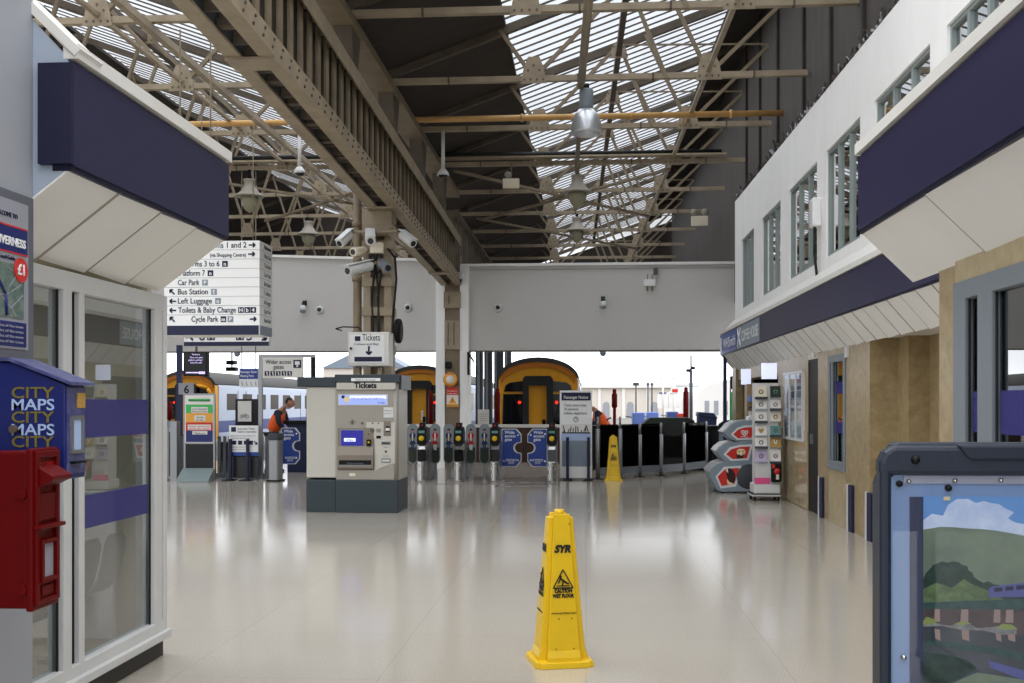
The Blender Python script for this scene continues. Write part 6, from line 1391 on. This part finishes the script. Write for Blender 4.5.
for i, (y0, y1) in enumerate(rows_):
    for j, (a, e) in enumerate(cols):
        c_ = thing('greeting_card', lab[i][j] + ' on the revolving rack', 'greeting card', (rx(a), RYk, rz_(y0)), 0, 'greeting cards on the rack')
        b = MB(); A, Z0, E_, Z1 = rx(a), rz_(y0), rx(e), rz_(y1); b.hexa([(A, RYk - .0, Z0), (E_, RYk - .0, Z0), (E_, RYk + .012, Z0), (A, RYk + .012, Z0), (A, RYk + .05, Z1), (E_, RYk + .05, Z1), (E_, RYk + .062, Z1), (A, RYk + .062, Z1)]); b.build('card', pal[i][j], c_)
        b = MB(); xm, zm, w_ = (A + E_) / 2, (Z0 + Z1) / 2, (E_ - A) * .26; ym = RYk + .02
        if (i, j) == (3, 0): b.prism([(xm, zm - w_), (xm + w_, zm + w_ * .3), (xm + w_ * .5, zm + w_ * .8), (xm, zm + w_ * .4), (xm - w_ * .5, zm + w_ * .8), (xm - w_, zm + w_ * .3)], ym - .008, ym)
        elif (i, j) == (4, 1): b.bar((xm, ym, zm - w_), (xm - w_ * .6, ym, zm + w_), .02, .01, (0, -1, 0)).bar((xm, ym, zm - w_), (xm + w_ * .6, ym, zm + w_), .02, .01, (0, -1, 0))
        else: b.lathe([(w_ * .5, -.006), (w_ * .8, -.006), (w_ * .8, 0), (w_ * .5, 0)], (xm, ym, zm), 16, 'y', ring=True)
        b.build('motif', {(3, 0): 'card_gold', (4, 1): 'card_white', (0, 1): 'card_teal'}.get((i, j), 'steel_tan'), c_)
        b = MB(); b.box(A - .01, RYk - .02, Z0 - .03, E_ + .01, RYk + .01, Z0 + .012); b.build('pocket', 'acrylic' if (i + j) % 2 else 'mast_grey', r)
t = thing('carry_bag', 'black and red bag hanging low on the card rack', 'bag', (rx(776), RYk - .05, rz_(478)))
b = MB(); b.box(rx(770.5), RYk - .09, rz_(482), rx(781), RYk - .01, rz_(463)); b.build('body', 'black', t, bev=.03)
b = MB(); b.m('sign_red').lathe([(0, -.01), (.05, -.005), (.05, .0), (0, .0)], (rx(776), RYk - .092, rz_(471)), 12, 'y').box(rx(771), RYk - .093, rz_(468), rx(774), RYk - .088, rz_(464)); b.m('card_cream').box(rx(775), RYk - .094, rz_(479), rx(778), RYk - .089, rz_(474)); b.build('print', None, t)
# ================================================================== SHOP FRONT OF THE FAR BUILDING
def glow_panel(pa, pb, y0, y1, label):
    Y = 17.9 + (pa < 755) * 2.2; b = MB(); b.box(fX(pa, Y), Y, fZ(pa, y1, Y), fX(pb, Y), Y + .06, fZ(pa, y0, Y)); tag(b.build('hanging_panel', 'screen_glow_white'), label, 'panel', 'panels with daylight as glow in the shop opening')  # emission stands in for sky light falling on the panels
glow_panel(741.5, 751, 369, 384.5, 'white panel glowing for daylight, hanging in the shop opening farther from the card rack'); glow_panel(762, 777, 363, 379, 'white panel glowing for daylight, hanging in the shop opening just over the card rack')
Y = 20.0; t = thing('stock_shelf', 'dark shop shelf with red goods behind the ice cream cabinet', 'shelf', (fX(752, Y), Y, 0)); b = MB(); b.box(fX(747, Y), Y, 0, fX(760, Y), Y + .3, fZ(750, 384, Y)); b.build('carcass', 'stone', t)
for k in range(4):
    b = MB(); b.box(fX(748, Y), Y - .2, .3 + .4 * k, fX(760, Y), Y, .33 + .4 * k); b.build('shelf_board', 'mast_grey', t)
for k, (a, y0, e, y1, m_) in enumerate(((752.5, 419, 755.5, 387, 'sign_red'), (748, 402, 751, 396, 'trolley_blue'), (748.2, 418, 751, 411, 'card_white'), (756, 419, 759, 405, 'sign_red'))):
    b = MB(); b.box(fX(a, Y), Y - .18, fZ(a, y0, Y), fX(e, Y), Y - .02, fZ(a, y1, Y)); tag(b.build('shop_item', m_), ['tall red packet', 'blue pack', 'white pack', 'short red packet'][k] + ' hanging on the dark shop shelf', 'packet', 'goods on the shop shelf')
b = MB(); b.box(fX(735.5, 23.2) , 23.15, 0, fX(742.5, 23.2), 23.7, 2.4); tag(b.build('stone_pier', 'stone'), 'stone pier at the far end of the shop front by the gates', 'pier')
b = MB(); Y = 23.3; b.m('navy_plain').box(fX(723.5, Y), Y, 0, fX(726.8, Y), Y + .08, 2.9); tag(b.build('navy_post'), 'navy post standing just under the far end of the shop canopy', 'post')
b = MB(); Y = 26; b.m('black').box(fX(730.5, Y), Y, fZ(730, 389, Y), fX(734.5, Y), Y + .1, fZ(730, 376, Y)); b.m('green').box(fX(731, Y), Y, .2, fX(734.5, Y), Y + .06, fZ(730, 392, Y)); b.m('mast_grey').box(fX(730.6, Y), Y + .1, 0, fX(731.6, Y), Y + .15, fZ(730, 376, Y)).box(fX(731, Y), Y + .05, 0, fX(734, Y), Y + .1, .25)
tag(b.build('green_banner'), 'narrow green banner with a black box above, beyond the navy post', 'banner')
# poster frame with three columns of pictures
ya, yb = yX(805, WR), yX(786, WR); X = WR - .02
t = thing('picture_board', 'silver framed notice board with three columns of pictures beside the shop doorway', 'notice board', (X, ya, aX(795, 440, WR).z)); z0, z1 = aX(800, 441, WR).z, aX(800, 371, WR).z
w3 = (yb - ya) / 3
for k in range(3):
    f = MB(); a, e = ya + w3 * k, ya + w3 * (k + 1); f.box(X - .03, a, z0, X, a + .04, z1).box(X - .03, e - .04, z0, X, e, z1).box(X - .03, a, z0, X, e, z0 + .04).box(X - .03, a, z1 - .04, X, e, z1); f.build('frame', 'frame_white', t)
    rnd = random.Random(k)
    for j in range(4):
        zz = z0 + .06 + (z1 - z0 - .1) * j / 4; b = MB(); b.box(X - .012, a + .06, zz, X - .006, e - .06, zz + (z1 - z0) * .2); b.build('picture', ['photo_tile', 'card_white', 'sign_grey', 'map_print'][(j + k) % 4], t)
b = MB(); b.box(X - .006, ya, z0, X + .02, yb, z1); b.build('backing', 'frame_white', t); b = MB(); b.box(X - .022, ya + .03, z0 + .03, X - .02, yb - .03, z1 - .03); b.build('cover', 'acrylic', t)
# doorway, window, guards
yd0, yd1 = yX(818, WR), yX(808, WR)
b = MB(); b.box(WR + .015, yd0 + .03, 0, WR + .06, yd1 - .03, 2.2); d = struct(b.build('doorway_shade', 'black')); b = MB(); b.box(WR + .005, yd0, 0, WR + .07, yd0 + .03, 2.24).box(WR + .005, yd1 - .03, 0, WR + .07, yd1, 2.24).box(WR + .005, yd0, 2.2, WR + .07, yd1, 2.24); b.build('door_frame', 'plinth_dark', d); b = MB(); b.box(WR - .02, yd1 - .3, 1.0, WR + .02, yd1 - .24, 1.15); b.build('door_handle', 'steel_brushed', d)  # flush black sheet paints the shade of the open doorway
yw0, yw1 = yX(846, WR), yX(829, WR)
glazed_front('window_11', WR + .02, -1, yw0, yw1, .72, 2.24, 'frame_grey', [(yw0, yw0 + .1), ((yw0 + yw1) / 2 + .2, (yw0 + yw1) / 2 + .26), (yw1 - .12, yw1)], 'window_glass', [(1.2, 1.36), (1.72, 1.88)])
for px, lab in ((822.5, 'navy corner guard on the stone wall between doorway and tall window'), (852, 'navy corner guard with white edge on the stone beside the tall window'), (871, 'slim dark corner guard on the nearest corner of the far stone building')):
    y = yX(px, WR); zt = {822.5: aX(822, 477, WR).z, 852: aX(852, 485, WR).z, 871: aX(869, 492, WR).z}[px]
    t = thing('corner_guard', lab, 'corner guard', (WR, y, 0), 0, 'navy corner guards'); b = MB(); b.box(WR - .035, y - .12, 0, WR, y + .06, zt); b.build('strip', 'ink', t); b = MB(); b.box(WR - .03, y + .06, 0, WR, y + .16, zt); b.build('edge_strip', 'frame_white', t)
for px in (792.5 + 20, 845.5):
    p = aX(px, 352, WR - .03); b = MB(); b.box(p.x, p.y - .06, p.z - .07, p.x + .03, p.y + .06, p.z + .07); tag(b.build('door_sensor', 'frame_white'), 'small white sensor box under the canopy %s' % ('above the dark doorway' if px < 830 else 'above the tall window'), 'sensor', 'sensors under the canopy')
# ================================================================== LANDSCAPE BOARD AT THE RIGHT FRONT
BYd = 2.2; bx = lambda p: fX(p + 2.5, BYd); bz = lambda p: fZ(950, p, BYd)
XR_ = bx(872) + .92; Zb = .32
L = thing('landscape_board', 'dark rounded display board showing a railway viaduct landscape in the foreground', 'display board', ((bx(872) + XR_) / 2, BYd, 0))
def outer(i):
    x0, x1, z0, z1 = bx(878.5) + i, XR_ - i, Zb + i, bz(443) - i; c = .035
    return [(x0 + c * .9, z1 - .005), (x0 + c * 1.2, z1), (x1 - c * 1.2, z1), (x1 - c * .3, z1 - .02), (x1, z1 - .07), (x1, z0 + .05), (x1 - .05, z0), (x0 + .05, z0), (x0, z0 + .05), (x0, z1 - .085), (x0 + .01, z1 - .06), (x0 + c * .55, z1 - .035)]
fx0, fx1, fz0, fz1 = bx(888.5), XR_ - .035, Zb + .04, bz(475)
b = MB(); o2 = outer(0); b.prism([(x, z) for x, z in o2], BYd + .02, BYd + .07); b.build('back_shell', 'board_frame', L, bev=.006)
b = MB(); inn = rrect(fx0, fz0, fx1, fz1, .012, 4)
# frame ring as four bevelled rails
for (a, c0, e, c1) in ((bx(876.5), fz0 - .03, fx0, fz1 + .03), (fx1, fz0 - .03, XR_, fz1 + .03)): b.box(a, BYd - .012, c0, e, BYd + .03, c1)
b.prism([(bx(872.5), fz1 + .029), (XR_, fz1 + .029), (XR_, bz(452)), (XR_ - .02, bz(445)), (bx(884), bz(445)), (bx(877), bz(452)), (bx(872.5), bz(463))][:0] or [(bx(875.5), fz1), (XR_, fz1), (XR_, bz(458)), (XR_ - .02, bz(446)), (bx(890), bz(446)), (bx(881), bz(452)), (bx(876), bz(462))], BYd - .012, BYd + .03)
b.box(bx(876.5), BYd - .012, Zb, XR_, BYd + .03, fz0); b.build('frame', 'board_frame', L, bev=.009)
b = MB(); b.prism([(bx(952), bz(444)), (XR_ - .05, bz(444)), (XR_ - .05, bz(460)), (bx(968), bz(460)), (bx(962), bz(457)), (bx(956), bz(449))], BYd - .018, BYd + .0); b.build('top_recess', 'board_frame', L, bev=.006)
b = MB(); b.prism(inn, BYd + .004, BYd + .02); b.build('mount', 'board_blue', L)
b = MB(); b.box(bx(901.5), BYd + .001, bz(484), fx1 - .01, BYd + .004, bz(476)); b.build('top_strip', 'board_strip', L)
for px, py, r_, m_, nm in ((897, 484, .007, 'black', 'stud'), (946, 488, .007, 'black', 'stud'), (911, 459.5, .009, 'black', 'stud'), (906, 481.5, .005, 'chrome', 'screw'), (952, 480.5, .005, 'chrome', 'screw'), (998, 480, .005, 'chrome', 'screw'), (901, 658, .006, 'chrome', 'screw')):
    b = MB(); d0 = -.014 if nm == 'stud' and py < 470 else .0; b.lathe([(0, -.008), (r_ * .8, -.006), (r_, 0), (r_, .004), (0, .004)], (bx(px), BYd + d0, bz(py)), 14, 'y'); b.build(nm, m_, L)
b = MB(); b.box(bx(907.5), BYd + .0, fz0 + .02, bx(921), BYd + .003, bz(497)); b.build('dark_edge', 'navy_plain', L)
# the printed landscape, flat layers
P0 = bx(920.5); P1 = fx1 - .02; pw = P1 - P0; pt = bz(496.5); pbm = fz0 + .04
def layer(nm, pts, m_, d): 
    b = MB(); b.prism([(min(max(bx(x), P0), P1), max(bz(y), pbm)) for x, y in pts], BYd + .003 - d, BYd + .0035 - d + .0006); return b.build(nm, m_, L)
layer('printed_sky', [(920, 640), (1400, 640), (1400, 496.5), (920, 496.5)], 'sky_print', 0)
layer('printed_cloud', [(920, 545), (920, 521), (930, 514), (941, 516), (946, 505), (955, 499), (966, 499), (974, 503), (982, 501), (990, 503), (997, 504), (1003, 508), (1012, 512), (1006, 518), (1013, 522), (1024, 524), (1060, 520), (1100, 512), (1400, 520), (1400, 550)], 'cloud_print', .0004)
layer('printed_hill', [(920, 620), (920, 530), (930, 528.5), (938, 527), (952, 527.3), (966, 528.5), (980, 529), (995, 530.5), (1010, 533), (1024, 535.5), (1070, 546), (1400, 560), (1400, 640), (920, 640)], 'hill_print', .0008)
layer('printed_wood', [(920, 592), (920.5, 580), (924, 573), (928, 569), (931, 565), (936, 563.5), (940, 561.5), (945, 563), (950, 561.5), (956, 562), (960, 565), (965, 566), (966, 570), (970, 572.5), (972, 577), (976, 580), (981, 582.5), (986, 581), (992, 584), (1000, 585), (1024, 588), (1400, 580), (1400, 620), (920, 620)], 'tree_print', .0012)
layer('printed_bushes', [(920, 603), (920, 590), (934, 583), (950, 588), (962, 579), (968, 583), (980, 588), (990, 592), (1000, 598), (1010, 604)], 'bush_print', .0016)
layer('printed_coach', [(986.5, 597), (986.5, 588), (990, 586), (1024, 582), (1400, 566), (1400, 584), (1024, 596)], 'coach_print', .002)
for a, e in ((992, 1000), (1003, 1011), (1014, 1022), (1028, 1038), (1044, 1056), (1064, 1078)):
    k = (a - 986) * .11; layer('printed_coach_window', [(a, 592 - k), (e, 592 - k - .6), (e, 588 - k - .6), (a, 588 - k)], 'ink', .0024)
layer('printed_bridge', [(920, 609.5), (920, 603), (960, 601), (1000, 599), (1024, 598), (1400, 588), (1400, 602), (1024, 609), (980, 609)], 'bridge_print', .0024)
layer('printed_bank', [(920, 645), (920, 609), (1400, 606), (1400, 645)], 'bank_print', .0018)
for a, e in ((932.5, 937.5), (959, 966), (992, 998), (1004, 1011), (1050, 1058)): layer('printed_pier', [(a - 1, 622), (e, 622), (e, 609), (a, 609)], 'pier_print', .0024)
layer('printed_rocks', [(920, 626), (930, 622), (940, 625), (948, 626), (955, 623), (968, 624), (975, 628), (985, 627), (1000, 625), (1014, 628), (1014, 633), (1000, 634), (980, 630), (960, 630), (940, 626), (920, 627)], 'rock_print', .0028)
for c_ in ([(920, 622), (924, 617), (936, 621), (930, 624), (920, 625)], [(952, 624), (960, 621), (969, 623), (960, 625)], [(994, 627), (1000, 623), (1010, 624), (1015, 628), (1004, 629)]): layer('printed_grass', c_, 'grass_print', .0032)
layer('printed_water', [(920, 760), (920, 627), (940, 627), (960, 631), (985, 631), (1000, 635), (1400, 636), (1400, 760)], 'water_print', .0022)
for a, e in ((933, 938), (960, 967), (994, 999), (1006, 1013)): layer('printed_reflection', [(a, 639), (e, 641), (e - .5, 630), (a - 1, 629)], 'pier_print', .0026)
layer('printed_reflection', [(920, 645), (920, 640), (960, 643), (1000, 648), (1024, 654), (1400, 668), (1400, 680), (1024, 660), (985, 653)], 'bridge_print', .0026)
layer('printed_reflection', [(920, 683), (920, 652), (945, 655), (965, 660), (975, 668), (960, 677), (945, 683)], 'tree_print', .0025)
layer('printed_reflection', [(986, 660), (1024, 670), (1400, 690), (1400, 704), (1024, 680), (988, 667)], 'coach_print', .0026)
layer('printed_reflection', [(935, 690), (975, 672), (1024, 679), (1400, 700), (1400, 760), (935, 760)], 'hill_print', .0024)
b = MB(); b.box(bx(941), BYd - .0005, bz(500.5), bx(948), BYd + .0, bz(496.5)); b.build('tape_scrap', 'buff', L)
b = MB(); b.box(fx0 + .003, BYd - .004, fz0 + .003, fx1 - .003, BYd - .0025, fz1 - .003); b.build('cover_sheet', 'acrylic', L)
for x in (bx(872) + .12, XR_ - .16):
    b = MB(); b.box(x, BYd + .02, .04, x + .06, BYd + .06, Zb + .03); b.build('leg', 'board_frame', L, bev=.01); b = MB(); b.box(x - .02, BYd - .2, 0, x + .08, BYd + .28, .05); b.build('foot', 'board_frame', L, bev=.01)
# ================================================================== pieces of parts go under their part
RULES = {'display_strip': 'display', 'display_picture': 'display', 'touch_screen': 'screen_surround', 'screen_button': 'screen_surround', 'tray_lip': 'ticket_tray', 'note_mouth': 'note_slot', 'receipt_mouth': 'receipt_slot',
         'card_slot_mouth': 'card_slot', 'card_slot_label': 'card_slot', 'reader_light': 'contactless_reader', 'collection_card': 'notice_frame', 'slot_hood': 'front_casting', 'cipher_plate': 'front_casting', 'folded_map': 'window_frame',
         'lens': 'housing', 'hood': 'housing', 'card_reader': 'head', 'display_fin': 'head', 'slot_label': 'head', 'stop_light': 'head', 'front_panel': 'front_column', 'wiper': 'cab_window', 'door_lock': 'gangway_surround',
         'gangway_door': 'gangway_surround', 'dome': 'cover', 'lamp': 'case', 'title_rule': 'title_band', 'street_lines': 'map_print', 'price_spot': 'sheet', 'motif': 'card', 'red_panel': 'panel_rim', 'fixing': 'face',
         'pictogram_ring': 'face', 'bicycle_picture': 'sheet', 'status_bar': 'display', 'picture_lines': 'picture_sky', 'pictogram_figure': 'pictogram', 'diffuser': 'shade', 'joint': 'panel', 'red_header': 'board', 'triangle': 'board'}
base = lambda o: o.name.split('.')[0]
for t in [o for o in SC.objects if o.parent is None and 'category' in o]:
    kids = list(t.children); cnt = {}
    for ch in kids:
        want = RULES.get(base(ch))
        if not want: continue
        ps = [q for q in kids if base(q) == want and q is not ch]
        if ps:
            k = cnt.get(base(ch), 0); cnt[base(ch)] = k + 1
            ch.parent = ps[min(k, len(ps) - 1)]
